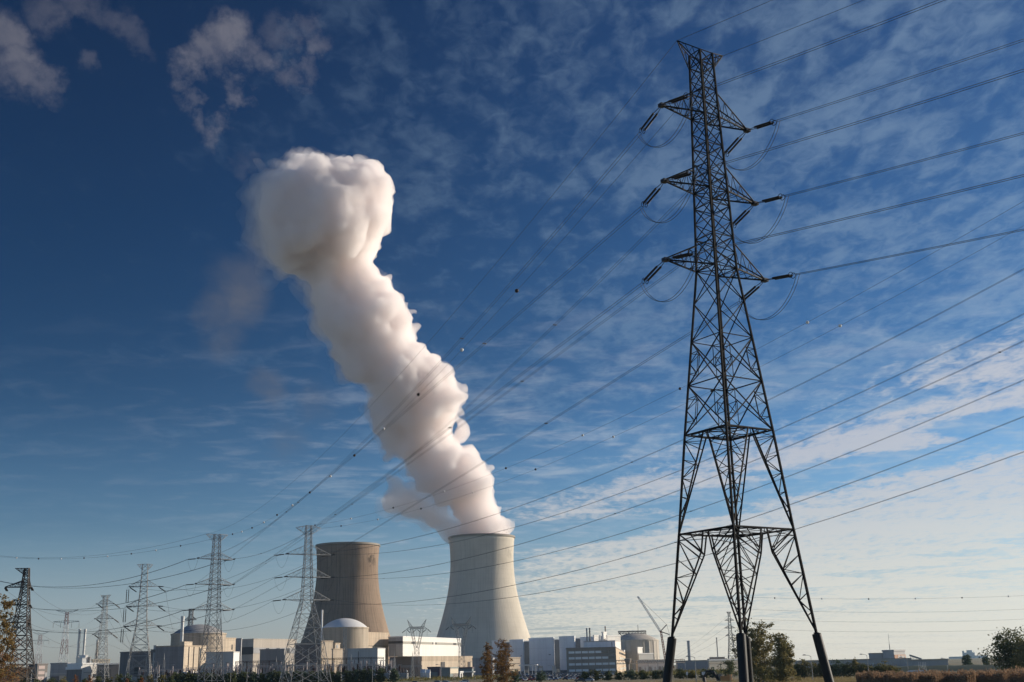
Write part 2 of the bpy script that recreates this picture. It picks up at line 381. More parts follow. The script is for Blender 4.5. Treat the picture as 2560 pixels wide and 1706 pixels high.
def blob_hull(name, balls, voxel, amp, seed, grow=3.0):
    V = np.concatenate([iv * r + np.array(c[:]) for c, r in balls]); nb = len(balls)
    Fc = np.concatenate([iff + i * len(iv) for i in range(nb)])
    me = bpy.data.meshes.new(name); me.from_pydata(V.tolist(), [], Fc.tolist()); me.update()
    o = bpy.data.objects.new(name, me); col.objects.link(o)
    me2 = remesh(o, voxel); n, co, no = coords(me2)
    ed = np.empty(len(me2.edges) * 2, dtype=np.int64); me2.edges.foreach_get('vertices', ed); ed = ed.reshape(-1, 2)
    deg = np.bincount(ed.ravel(), minlength=n)[:, None]
    def smooth(x, k):
        for _ in range(k):
            acc = np.zeros_like(x); np.add.at(acc, ed[:, 0], x[ed[:, 1]]); np.add.at(acc, ed[:, 1], x[ed[:, 0]]); x = x * .4 + .6 * acc / np.maximum(deg, 1)
        return x
    no = smooth(no, 8); no /= np.linalg.norm(no, axis=1)[:, None] + 1e-9
    tb = lambda p, sc_, k: mnoise.turbulence(Vector(p) / sc_ + Vector((seed, k, 0)), 3, False, noise_basis='PERLIN_ORIGINAL', amplitude_scale=.5, frequency_scale=2.1)
    dsp = np.array([(tb(p, 70, 0) - .38) * 1.3 + (tb(p, 24, 7) - .38) * .9 + (tb(p, 10, 3) - .38) * .28 for p in co])
    fade = 1 - .45 * np.clip((co[:, 2] - 330) / 160, 0, 1)
    me2.vertices.foreach_set('co', (co + no * (dsp * amp * fade + grow)[:, None]).ravel()); me2.update()
    remesh(o, voxel * .85)
    return o
def steam_mat(name, dens, colr=(1, .978, .972), g=0.2):
    m = bpy.data.materials.new(name); m.use_nodes = True; t = NT(m.node_tree)
    for nd in list(m.node_tree.nodes): m.node_tree.nodes.remove(nd)
    pv = t.n('ShaderNodeVolumePrincipled', {'Color': colr, 'Density': dens, 'Anisotropy': g})
    om = t.n('ShaderNodeOutputMaterial'); m.node_tree.links.new(pv.outputs[0], om.inputs['Volume'])
    m.cycles.homogeneous_volume = True if hasattr(m.cycles, 'homogeneous_volume') else None
    return m
core = blob_hull('steam_plume', balls, 2.5, 8.0, 3.0, 1.0)
core.data.materials.clear(); core.data.materials.append(steam_mat('dense_steam', .12))
tag(core, 'towering white plume of steam rising from the pale cooling tower', 'steam')
# thinner drifting steam on the lee side, part of the same plume
core_balls = balls; balls = []
for (x, y, r) in ((1050, 1215, 30), (1020, 1203, 34), (992, 1188, 38), (965, 1172, 38), (940, 1160, 36), (925, 1135, 34), (910, 1110, 26), (900, 1150, 28), (895, 1090, 18), (985, 1145, 32), (1010, 1165, 34), (960, 1120, 26)): add_ball(x, y, r, 8)
lobe = blob_hull('side_steam', balls, 3.0, 8.0, 9.0); lobe.data.materials.clear(); lobe.data.materials.append(steam_mat('side_steam', .06)); lobe.parent = core
balls = []
for (x, y, r) in ((600, 470, 40), (590, 520, 44), (605, 560, 40), (575, 545, 30), (640, 600, 36), (560, 500, 26), (620, 430, 34), (655, 640, 22), (700, 660, 30), (712, 740, 20), (760, 860, 26), (800, 900, 26), (835, 985, 24), (870, 1060, 22), (900, 1110, 26), (870, 1150, 34), (900, 1165, 30), (850, 1110, 26), (545, 560, 20), (690, 640, 22), (735, 800, 22)): add_ball(x, y, r, 9)
veil = blob_hull('steam_veil', balls, 3.4, 12.0, 21.0); veil.data.materials.clear(); veil.data.materials.append(steam_mat('veil_steam', .0065)); veil.parent = core
# soft edge on the lee (left) side: the same hull, swollen where it faces away from the wind and sun
so = bpy.data.objects.new('steam_edge', core.data.copy()); col.objects.link(so); e2 = so.data; n, co, no = coords(e2)
nz_ = np.array([mnoise.noise(Vector(p) / 30) for p in co]); up = np.clip((co[:, 2] - 180) / 300, 0, 1)
co = co + no * (np.clip(-no[:, 0] * 1.6 + .1, -.10, 1) * (4 + 7 * up + 7 * nz_) + np.array([(mnoise.turbulence(Vector(p) / 22, 4, False) - .40) * 9 for p in co]) + .5)[:, None]
e2.vertices.foreach_set('co', co.ravel()); e2.update(); remesh(so, 3.0)
so2 = bpy.data.objects.new('steam_veil_edge', so.data.copy()); col.objects.link(so2)
so.data.materials.clear(); so.data.materials.append(steam_mat('soft_steam', .013)); so.parent = core
lo = bpy.data.objects.new('side_steam_edge', lobe.data.copy()); col.objects.link(lo); n, co, no = coords(lo.data)
lo.data.vertices.foreach_set('co', (co + no * np.array([5 + 22 * (mnoise.turbulence(Vector(p) / 34, 4, False) - .3) for p in co])[:, None]).ravel()); lo.data.update(); remesh(lo, 3.0)
lo.data.materials.clear(); lo.data.materials.append(steam_mat('soft_side_steam', .012)); lo.parent = core
# an even thinner outer shell high on the lee side
n, co, no = coords(so2.data); up = np.clip((co[:, 2] - 260) / 220, 0, 1)
co = co + no * (np.clip(-no[:, 0] * 1.6 - .1, 0, 1) * (3 + 13 * up) + np.array([(mnoise.turbulence(Vector(p) / 30 + Vector((5, 0, 0)), 4, False) - .5) * 20 for p in co]) * np.clip(-no[:, 0] * 2 + .3, .1, 1))[:, None]
so2.data.vertices.foreach_set('co', co.ravel()); so2.data.update(); remesh(so2, 3.2)
so2.data.materials.clear(); so2.data.materials.append(steam_mat('thin_steam_veil', .005)); so2.parent = core
# ------------------------------------------------------------------ lattice pylons
STEEL = mat('galvanised_steel', (.20, .205, .215), rough=.55, metal=.35, var=.12, scale=.5)
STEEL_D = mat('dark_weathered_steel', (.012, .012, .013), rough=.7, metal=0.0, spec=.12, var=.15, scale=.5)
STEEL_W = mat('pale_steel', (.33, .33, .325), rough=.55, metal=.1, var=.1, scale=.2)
STEEL_B = mat('brown_steel', (.055, .048, .045), rough=.6, metal=.2, var=.15, scale=.3)
PILLAR = mat('black_coated_pillar', (.010, .011, .013), rough=.5, var=.25, scale=.8, streak=.3)
GLASS_INS = mat('dark_insulator_glass', (.03, .028, .03), rough=.35, var=.1, scale=2)
CABLE = mat('grey_cable', (.10, .10, .11), rough=.6, metal=.3, var=.05, scale=.1)
CONC = mat('plain_concrete', (.36, .34, .31), var=.15, scale=.2, streak=.2)

def lerp(prof, z):
    for (z0, h0), (z1, h1) in zip(prof, prof[1:]):
        if z <= z1 or (z1, h1) == prof[-1]: return h0 + (h1 - h0) * (z - z0) / (z1 - z0)
class Pylon:
    """square lattice tower; arms lie along +-a, the lines run along b"""
    def __init__(s, name, label, pos, armang, prof, panels, arms, earth, tie, m, leg_t, br_t, group='lattice pylons', foot=None, mleg=None, peak=True, dense=True):
        s.root = empty('pylon', pos, armang, label, 'pylon', group)
        s.pos = Vector(pos); s.ang = armang; s.prof = prof; s.arms = arms; s.m = m
        a = s.corner
        body = MB(); legs = [MB() for _ in range(4)]
        sg = [(1, 1), (1, -1), (-1, -1), (-1, 1)]
        zs = panels
        for k, (sa, sb) in enumerate(sg):
            pz = sorted(set([z for z, _ in prof]))
            for z0, z1 in zip(pz, pz[1:]): legs[k].bar(a(sa, sb, z0), a(sa, sb, z1), leg_t, 4 if leg_t < .2 else 6)
        for i, (z0, z1) in enumerate(zip(zs, zs[1:])):
            for k in range(4):
                p, q = sg[k], sg[(k + 1) % 4]
                big = (z1 - z0) > 4.5
                t = br_t * (1.25 if big else 1.0)
                body.bar(a(*p, z0), a(*q, z1), t); body.bar(a(*q, z0), a(*p, z1), t)
                if big or not dense or i % 2 == 0: body.bar(a(*p, z0), a(*q, z0), t)
                if big and dense:       # redundant members
                    c = (a(*p, z0) + a(*q, z0) + a(*p, z1) + a(*q, z1)) / 4
                    for (r_, s_) in ((p, q), (q, p)):
                        lo = a(*r_, z0 + (z1 - z0) * .27); hi = a(*r_, z0 + (z1 - z0) * .73)
                        mlo = a(*r_, z0) * .5 + c * .5; mhi = a(*r_, z1) * .5 + c * .5
                        for u, v in ((lo, mlo), (hi, mhi), (lo, a(*r_, (z0 + z1) / 2)), (mlo, a(*r_, (z0 + z1) / 2)), (mhi, a(*r_, (z0 + z1) / 2)), (mlo, mhi)):
                            body.bar(u, v, br_t * .7)
        zt = prof[-1][0]
        for k in range(4): body.bar(a(*sg[k], zt), a(*sg[(k + 1) % 4], zt), br_t)
        s.body = body; s.legs = legs; s.leg_t = leg_t; s.br_t = br_t; s.tie = tie
        s.tips = {}
        s.armparts = []
        for lv, (z, L, Rr) in enumerate(arms):
            for side, ln in ((1, L), (-1, Rr)):
                if ln <= 0: continue
                mb = MB(); tip = Vector((side * ln, 0, z))
                n = 4
                for sb in (1, -1):
                    r0 = a(side, sb, z); r1 = a(side, sb, z + tie)
                    mb.bar(r0, tip, br_t * 1.7); mb.bar(r1, tip + Vector((0, 0, .15)), br_t * 1.35)
                    for i in range(1, n):
                        f0, f1 = (i - .5) / n, i / n
                        mb.bar(r1.lerp(tip, (i - 1) / n), r0.lerp(tip, f0), br_t * .6); mb.bar(r0.lerp(tip, f0), r1.lerp(tip, f1), br_t * .6)
                o_, p_ = a(side, 1, z), a(side, -1, z)
                for i in range(n):
                    mb.bar(o_.lerp(tip, i / n), p_.lerp(tip, (i + 1) / n) if i % 2 == 0 else p_.lerp(tip, i / n), br_t * .6)
                    mb.bar(p_.lerp(tip, i / n), o_.lerp(tip, (i + .5) / n), br_t * .6)
                s.armparts.append((mb, 'crossarm')); s.tips[(lv, side)] = tip
            body.bar(a(1, 1, z), a(1, -1, z), br_t); body.bar(a(-1, 1, z), a(-1, -1, z), br_t); body.bar(a(1, 1, z), a(-1, 1, z), br_t); body.bar(a(1, -1, z), a(-1, -1, z), br_t)
            body.bar(a(1, 1, z), a(-1, -1, z), br_t); body.bar(a(1, -1, z), a(-1, 1, z), br_t)
        if earth:
            z, L, Rr, drop = earth
            for side, ln in ((1, L), (-1, Rr)):
                if ln <= 0: continue
                mb = MB(); tip = Vector((side * ln, 0, z))
                for sb in (1, -1):
                    r0 = a(side, sb, zt - drop); r1 = a(side, sb, zt)
                    mb.bar(r0, tip, br_t); mb.bar(r1, tip, br_t)
                    for i in range(3): mb.bar(r1.lerp(tip, i / 3), r0.lerp(tip, (i + .5) / 3), br_t * .6); mb.bar(r0.lerp(tip, (i + .5) / 3), r1.lerp(tip, (i + 1) / 3), br_t * .6)
                s.armparts.append((mb, 'earth_wire_arm')); s.tips[('e', side)] = tip
    def corner(s, sa, sb, z):
        h = lerp(s.prof, z); return Vector((sa * h, sb * h, z))
    def finish(s, m_leg=None):
        s.body.build('lattice_body', s.m, s.root)
        for l in s.legs: l.build('leg', m_leg or s.m, s.root)
        for mb, nm in s.armparts: mb.build(nm, s.m, s.root)
        return s
    def world(s, v):
        c, n = math.cos(s.ang), math.sin(s.ang)
        return Vector((s.pos.x + v.x * c - v.y * n, s.pos.y + v.x * n + v.y * c, s.pos.z + v.z))
    def local(s, v):
        d_ = v - s.pos; c, n = math.cos(-s.ang), math.sin(-s.ang)
        return Vector((d_.x * c - d_.y * n, d_.x * n + d_.y * c, d_.z))
    def tip(s, lv, side): return s.world(s.tips[(lv, side)])

def insulator(mb, a, b, r, sheds, twin=0.0, link=.18):
    """tension string from a to b: sheds on one or two rods"""
    a, b = Vector(a), Vector(b); dv = (b - a); L = dv.length; dv.normalize()
    sd = dv.cross(Vector((0, 0, 1)))
    sd = sd.normalized() if sd.length > .05 else Vector((1, 0, 0))
    for off in ((-twin / 2, twin / 2) if twin else (0.0,)):
        o = sd * off; s0, s1 = a + dv * L * link + o, b - dv * L * .06 + o
        mb.bar(a + o * .4, s0, .06 if r > .1 else r * .6); mb.bar(s1, b + o * .4, .06 if r > .1 else r * .6)
        pts, rr = [], []
        for i in range(sheds):
            for f_, q in ((0.0, .55), (.35, 1.0), (.65, 1.0), (1.0, .55)):
                pts.append(s0.lerp(s1, (i + f_ * .98) / sheds)); rr.append(r * q)
        mb.tube(pts, rr, 8 if r > .1 else 5, True)
    return dv, sd
def ring(mb, c, ax, rad, t=.035, n=12):
    ax = ax.normalized(); u = ax.cross(Vector((0, 0, 1))).normalized(); v = ax.cross(u)
    mb.tube([c + (u * math.cos(2 * math.pi * k / n) + v * math.sin(2 * math.pi * k / n)) * rad for k in range(n + 1)], t, 4)

# ---- the big pylon
MC = Vector((21.9984, 117.9664, 0)); MANG = math.atan2(-.53818692, -.84282551)
q2 = math.sqrt(2)
mprof = [(28.69, 4.46 / q2), (46.32, 2.12 / q2), (64.13, 1.50 / q2), (72.0, 1.28 / q2)]
lp = [28.69, 33.9, 38.6, 42.7, 46.32]
def div(z0, z1, n): return [z0 + (z1 - z0) * i / n for i in range(1, n + 1)]
lp += div(46.32, 55.25, 5) + div(55.25, 64.13, 5) + div(64.13, 72.0, 5)
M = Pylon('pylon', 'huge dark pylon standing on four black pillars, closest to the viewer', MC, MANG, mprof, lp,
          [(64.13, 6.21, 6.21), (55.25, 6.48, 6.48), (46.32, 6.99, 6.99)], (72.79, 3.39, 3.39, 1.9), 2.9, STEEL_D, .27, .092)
sg = [(1, 1), (1, -1), (-1, -1), (-1, 1)]
h8, h18, h28 = 6.96 / q2, 5.66 / q2, 4.46 / q2
C_ = lambda sa, sb, z, h: Vector((sa * h, sb * h, z))
lh = lambda z: h8 + (h18 - h8) * (z - 8.49) / (18.6 - 8.49) if z < 18.6 else h18 + (h28 - h18) * (z - 18.6) / (28.69 - 18.6)
for k in range(4):
    p, q = sg[k], sg[(k + 1) % 4]
    M.legs[k].bar(C_(*p, 8.3, lh(8.3)), C_(*p, 18.6, h18), .30, 6); M.legs[k].bar(C_(*p, 18.6, h18), C_(*p, 28.69, h28), .28, 6)
    b = M.body
    for (zb, zt_, hb, ht, apex) in ((8.7, 18.6, lh(8.7), h18, 'flat'), (18.6, 28.69, h18, h28, 'peak')):
        P0, Q0, P1, Q1 = C_(*p, zb, hb), C_(*q, zb, hb), C_(*p, zt_, ht), C_(*q, zt_, ht)
        mid = (P1 + Q1) / 2
        # double horizontal girder
        lowz = zt_ - .9; lh_ = lh(lowz)
        b.bar(P1, Q1, .15)
        inn = mid * .97
        b.bar(P1, (P1 + Q1) / 2 + Vector((0, 0, -.05)), .1)
        for (X0, X1, Y1) in ((P0, P1, Q1), (Q0, Q1, P1)):
            knee = X1.lerp(Y1, .40) + Vector((0, 0, -(zt_ - zb) * .20)) if apex == 'flat' else None
            chain = [X0, knee, X1.lerp(Y1, .455)] if knee is not None else [X0, X1.lerp(Y1, .46)]
            for u, v in zip(chain, chain[1:]): b.bar(u, v, .14)
            if knee is not None: b.bar(knee, X1.lerp(Y1, .2), .08); b.bar(knee, X1, .11)
            # zigzag between the leg and the inner strut
            def strut(f):
                if knee is None: return chain[0].lerp(chain[1], f)
                return chain[0].lerp(knee, f / .8) if f < .8 else knee.lerp(chain[2], (f - .8) / .2)
            n = 5
            prevL = None
            for i in range(1, n + 1):
                f = i / (n + .35); L_ = X0.lerp(X1, f); S_i = strut(f * (.93 if knee is None else .80))
                b.bar(L_, S_i, .075)
                f2 = (i + 1) / (n + .35)
                if i < n: b.bar(L_ if i % 2 else S_i, strut(f2 * (.93 if knee is None else .80)) if i % 2 else X0.lerp(X1, f2), .075)
            b.bar(X0.lerp(X1, n / (n + .35)), strut(.97), .07)
        # ties of the flat frame
    ctr1 = Vector((0, 0, 18.6)); ctr2 = Vector((0, 0, 28.69))
    for z, h, n in ((18.6, h18, 6), (28.69, h28, 5)):
        P1, Q1 = C_(*p, z, h), C_(*q, z, h); o_ = sg[(k + 2) % 4]; R1 = C_(*o_, z, h)
        for i in range(n):     # plan bracing, seen from below
            b.bar(P1.lerp(Q1, i / n), (Q1 if i % 2 else P1).lerp(R1 if i % 2 else C_(*sg[(k + 3) % 4], z, h), .28 if i % 2 else (i / n) * .5 + .1), .055)
        b.bar(P1.lerp(Q1, .5), Q1.lerp(R1, .5), .09)
        b.bar(P1 * .86 + Vector((0, 0, z * .14)), Q1 * .86 + Vector((0, 0, z * .14)), .07)
for z in (18.6, 28.69):
    h = h18 if z < 20 else h28
    for k in range(4): M.body.bar(C_(*sg[k], z, h).lerp(C_(*sg[(k + 1) % 4], z, h), .5), Vector((0, 0, z)), .08)
# the cat ladder of step bolts up one leg
for i in range(70):
    z = 10 + i * .6
    if z < 46: M.body.bar(C_(1, 1, z, lh(z) if z < 28.69 else lerp(mprof, z)), C_(1, 1, z, (lh(z) if z < 28.69 else lerp(mprof, z)) + .16), .03)
M.finish()
for k in range(4):
    pm = MB(); hc = lh(8.3); ctr = C_(*sg[k], 0, hc); top = C_(*sg[k], 8.5, lh(8.5)); bot = C_(*sg[k], 0, lh(8.5) + 1.05)
    dv = (top - bot); pm.tube([bot - dv * .03, bot.lerp(top, .5), bot.lerp(top, .99), top], [.45, .45, .45, .40], 20, True)
    po = pm.build('pillar', PILLAR, M.root, smooth=False)
    cp = MB(); cp.tube([top + Vector((0, 0, -.02)), top + Vector((0, 0, .1))], .28, 12, True); cp.build('base_plate', STEEL_D, po)
for (lv, side), tip in list(M.tips.items()):
    if lv == 'e': continue
    yk = MB(); yk.box(tip.x - .34, tip.x + .30, -.30, .30, tip.z - .16, tip.z + .18); yk.bar(tip + Vector((0, -.45, -.05)), tip + Vector((0, .45, -.05)), .16, 6, cap=True)
    yk.build('yoke_plate', GLASS_INS, M.root)

# ---- second rank: pylons at the switchyard
def simple_pylon(label, px, D, ztop, armang, arms, earth, prof, panels, tie, m, leg_t, br_t, m_leg=None, pillars=None, dense=True):
    P = Pylon('pylon', label, gr(px, D), armang, prof, panels, arms, earth, tie, m, leg_t, br_t, dense=dense)
    P.finish(m_leg)
    if pillars:
        for (sa, sb) in sg:
            h = lerp(prof, prof[0][0]); pm = MB()
            pm.tube([Vector((sa * (h + .6), sb * (h + .6), 0)), Vector((sa * h, sb * h, prof[0][0]))], pillars, 10, True)
            pm.build('pillar', PILLAR, P.root)
    return P
# white pylon carrying the far line (in front of the idle cooling tower)
A1 = R(207)
P1prof = [(0, 9.3), (18, 6.5), (30.5, 3.8), (37, 2.3), (57, 1.45), (70, 1.15)]
P1 = simple_pylon('white lattice pylon standing in front of the brown cooling tower', 763, 540, 70, A1,
    [(57, 10.4, 10.8), (47, 10.7, 10.8), (37, 11.1, 10.8)], (69, 6.0, 6.0, 4), P1prof,
    [0, 9, 18, 25, 31, 37] + div(37, 47, 5) + div(47, 57, 5) + div(57, 70, 7), 4.2, STEEL_W, .29, .14)
# grey pylon on short black pillars that takes the lines of the big one
P2c = Vector((-133.4, 523.0, 0))
P2prof = [(3.4, 4.3), (33, 2.35), (55, 1.6), (66, 1.25)]
P2 = Pylon('pylon', 'grey lattice pylon in front of the grey domed reactor', P2c, R(214), P2prof,
    [3.4, 10.5, 17, 23, 28.5, 33] + div(33, 44, 6) + div(44, 55, 6) + div(55, 66, 6),
    [(55.1, 8.4, 8.0), (44.1, 8.8, 8.2), (33.2, 9.2, 8.5)], (66, 5.1, 5.1, 3), 2.8, STEEL, .27, .13).finish()
for (sa, sb) in sg:
    h = lerp(P2prof, 3.4); pm = MB(); pm.tube([Vector((sa * (h + .3), sb * (h + .3), 0)), Vector((sa * h, sb * h, 3.5))], .55, 10, True)
    pm.build('pillar', PILLAR, P2.root)
P3prof = [(0, 6.6), (16, 4.9), (31, 2.6), (52, 1.6), (62.5, 1.3)]
P3 = simple_pylon('pale lattice pylon left of the grey dome, long strings hanging from its left arms', 346, 650, 62, R(193),
    [(51, 7.6, 7.0), (41, 8.4, 7.4), (31, 9.0, 7.4)], (62.3, 4, 4, 3), P3prof,
    [0, 8, 16, 21.5, 26.5, 31] + div(31, 41, 4) + div(41, 51, 4) + div(51, 62.5, 5), 3.4, STEEL_W, .26, .14)
P4prof = [(0, 4.6), (12, 3.4), (27.5, 2.0), (52, 1.2), (60.5, 1.0)]
P4 = simple_pylon('slender pale pylon behind the white works with two metal chimneys', 250, 880, 61, R(180),
    [(55, 5.4, 6.4), (45, 5.8, 6.4), (34.5, 6.4, 6.4)], (61.2, 3.6, 3.6, 2.5), [(0, 5.2), (14, 3.9), (34.5, 2.2), (55, 1.3), (60.8, 1.1)],
    [0, 7, 14, 21, 28, 34.5] + div(34.5, 45, 4) + div(45, 55, 4) + div(55, 60.8, 3), 3.2, STEEL_W, .26, .15)
P0 = simple_pylon('dark brown pylon half hidden by the bare tree on the far left', 43, 560, 52, R(184),
    [(44.5, 8.6, 2.4), (37, 8.6, 2.4), (29.5, 8.6, 2.2)], (52.6, 5.0, 1.2, 2.5), [(0, 6.6), (12, 5.0), (29.5, 2.7), (44.5, 1.4), (52.5, .9)],
    [0, 6, 12, 18, 24, 29.5] + div(29.5, 37, 3) + div(37, 44.5, 3) + div(44.5, 52.5, 4), 2.6, STEEL_B, .42, .26)
P9 = simple_pylon('small hazy pylon seen between the legs of the big dark pylon', 1831, 1150, 52, R(178),
    [(44, 4.6, 4.6), (37, 5.2, 5.2), (30, 4.6, 4.6)], (52, 2.2, 2.2, 2), [(0, 4.4), (14, 3.0), (30, 1.6), (52, .8)],
    [0, 7, 14, 20, 25, 30] + div(30, 44, 5) + div(44, 52, 3), 2.2, STEEL, .34, .2)
P5 = simple_pylon('distant grey pylon whose head shows above the grey reactor dome', 470, 1500, 84, R(180),
    [(70, 7, 7), (60, 8, 8)], (83, 3, 3, 3), [(0, 6), (30, 4), (60, 2.6), (83, 2.1)], [0, 10, 20, 30, 40, 50, 60] + div(60, 83, 5), 4, STEEL, .5, .3)

# insulator strings and their jumpers on the second rank
def strings(P, dirs, ln, r, drop=.1, twin=.5, jump=True):
    """dirs: for every tip, list of horizontal world directions the tension strings pull towards"""
    ends = {}
    for (lv, side), tip in P.tips.items():
        if lv == 'e': continue
        w_ = P.world(tip); es = []
        for dv in dirs(lv, side):
            dv = Vector(dv); e = w_ + dv.normalized() * ln
            mb = MB(); insulator(mb, P.local(w_), P.local(e), r, 9, twin); mb.build('insulator_string', GLASS_INS, P.root); es.append(e)
        if jump and len(es) == 2:
            a_, b_ = P.local(es[0]), P.local(es[1]); mb = MB()
            mb.tube([a_.lerp(b_, i / 12) + Vector((0, 0, -ln * 1.15 * 4 * (i / 12) * (1 - i / 12))) for i in range(13)], .045, 4)
            mb.build('jumper_cable', CABLE, P.root)
        ends[(lv, side)] = es
    return ends
# ------------------------------------------------------------------ overhead lines
WORD = {0: 'top', 1: 'middle', 2: 'lowest'}
def span_pts(a, b, sag, n=36):
    a, b = Vector(a), Vector(b)
    return [a.lerp(b, i / n) + Vector((0, 0, -4 * sag * (i / n) * (1 - i / n))) for i in range(n + 1)]
def wire(label, a, b, sag, r, twin=0.0, spacers=0, balls=0, ballr=.34, group='overhead conductors', n=36, cat='power cable', ball0=.04, ball1=.97):
    a, b = Vector(a), Vector(b); o = empty('power_cable', a, 0, label, cat, group)
    pts = [p - a for p in span_pts(a, b, sag, n)]
    sd = (b - a).cross(Vector((0, 0, 1))).normalized()
    for off in ((-twin / 2, twin / 2) if twin else (0.0,)):
        mb = MB(); mb.tube([p + sd * off for p in pts], r, 4); mb.build('conductor' if twin else 'wire', CABLE, o)
    def on(f):
        return (b - a) * f + Vector((0, 0, -4 * sag * f * (1 - f)))
    for i in range(spacers):
        c = on((i + .5 + rnd.uniform(-.15, .15)) / spacers); mb = MB()
        mb.bar(c - sd * twin * .62, c + sd * twin * .62, .13, 6, cap=True); mb.bar(c - sd * twin * .5 + Vector((0, 0, -.09)), c - sd * twin * .5 + Vector((0, 0, .09)), .17, 6, cap=True)
        mb.bar(c + sd * twin * .5 + Vector((0, 0, -.09)), c + sd * twin * .5 + Vector((0, 0, .09)), .17, 6, cap=True); mb.build('spacer', GLASS_INS, o)
    for i in range(balls):
        mb = MB(); mb.sphere(on(ball0 + (ball1 - ball0) * i / max(1, balls - 1)), ballr, 14, 9); mb.build('marker_ball', BALL[i % 2], o, smooth=True)
    return o
BALL = [mat('dark_ball', (.03, .02, .02), rough=.4, var=.05, scale=2), mat('white_ball', (.8, .8, .8), rough=.4, var=.05, scale=2)]

toP2 = (P2c - MC).normalized()
U2 = Vector((math.cos(R(-51)), math.sin(R(-51)), 0))
SL = 3.7
side_word = {1: 'left', -1: 'right'}
def mdirs(lv, side): return [Vector((toP2.x, toP2.y, -.17)), Vector((U2.x, U2.y, -.12))]
Mends = {}
for (lv, side), tip in M.tips.items():
    if lv == 'e': continue
    w_ = M.tip(lv, side); es = []
    for di, dv in enumerate(mdirs(lv, side)):
        SL = (4.9, 3.8)[di]
        dv = dv.normalized(); st = w_ + dv * .45; e = w_ + dv * SL
        mb = MB(); dl, sd = insulator(mb, M.local(st), M.local(e), .125, 22, .46, .24)
        so = mb.build('insulator_string', GLASS_INS, M.root)
        le = M.local(e)
        for off in (-.23, .23):
            rg = MB(); ring(rg, le - dl * .1 + sd * off, sd, .3); rg.build('grading_ring', STEEL_D, so)
        es.append(e + dv * .25)
    Mends[(lv, side)] = es
    a_, b_ = M.local(es[0] + Vector((toP2.x, toP2.y, 0)) * .5), M.local(es[1] + U2 * .5)
    out_ = Vector((side * .9, 0, 0)); jd = (b_ - a_).cross(Vector((0, 0, 1))).normalized() * .2
    mb = MB()
    for o_ in (jd, -jd):
        mb.tube([a_.lerp(b_, i / 18) + o_ + Vector((0, 0, -3.4 * (1 - (2 * i / 18 - 1) ** 2) ** .8)) for i in range(19)], .028, 5)
    mb.build('jumper_cable', CABLE, M.root)

# big pylon -> grey pylon
P2ends = strings(P2, lambda lv, side: [Vector((-toP2.x, -toP2.y, .02)), Vector((-.985, .17, -.04))], 4.6, .2)
for (lv, side), es in Mends.items():
    wire('twin cable from the big pylon %s %s arm to the grey pylon' % (WORD[lv], side_word[side]), es[0], P2ends[(lv, side)][0], 11.0 if lv == 0 else 1.3, .027, .4, 3)
for side in (1, -1):
    wire(('plain thin earth wire from the big pylon head to the grey pylon' if side == 1 else 'earth wire strung with marker balls from the big pylon to the grey pylon'),
         M.tip('e', side), P2.tip('e', side), 11.5, .026, balls=0 if side == 1 else 13, group='earth wires', cat='earth wire', ball0=.155, ball1=.965)
# big pylon -> out of the picture on the right
for (lv, side), es in Mends.items():
    a = es[1]; T = 190
    b = a + U2 * T + Vector((0, 0, -.12 * T + 3e-4 * T * T))
    wire('twin cable from the big pylon %s %s arm out to the right' % (WORD[lv], side_word[side]), a, b, 3e-4 * T * T / 4 * 1.0, .027, .4, 1)
for side in (1, -1):
    a = M.tip('e', side); T = 190
    wire('thin earth wire from the big pylon head %s tip out to the right' % side_word[side], a, a + U2 * T + Vector((0, 0, -.12 * T + 3e-4 * T * T)), 2.7, .026, group='earth wires', cat='earth wire')
# far line: white pylon -> a tower outside the picture on the right
FARZ = (76, 75.5, 64.5, 64, 52.5, 51.5, 87.5, 88)      # heights on the tower outside the picture
B0 = Vector((117, 130, 0)); pd = Vector((.86, .5, 0)); toB = (B0 - P1.pos).normalized()
P1ends = strings(P1, lambda lv, side: [Vector((toB.x, toB.y, -.03)), Vector((-.95, .3, -.06))], 5.0, .22)
k8 = 0
TZ = {(0, 1): FARZ[0], (0, -1): FARZ[1], (1, 1): FARZ[2], (1, -1): FARZ[3], (2, 1): FARZ[4], (2, -1): FARZ[5], ('e', 1): FARZ[6], ('e', -1): FARZ[7]}
for (lv, side), es in P1ends.items():
    s_ = -side if False else side
    e = B0 - pd * 7 * side + Vector((0, 0, TZ[(lv, side)]))
    wire('twin cable passing behind the big pylon to the white pylon %s %s arm' % (WORD[lv], side_word[side]), es[0], e, 16, .031, .4, 4)
for side in (1, -1):
    e = B0 - pd * 4 * side + Vector((0, 0, TZ[('e', side)]))
    wire('ball strung earth wire passing behind the big pylon to the white pylon %s tip' % side_word[side], P1.tip('e', side), e, 14, .028, balls=8, group='earth wires', cat='earth wire', ball0=.06, ball1=.75)
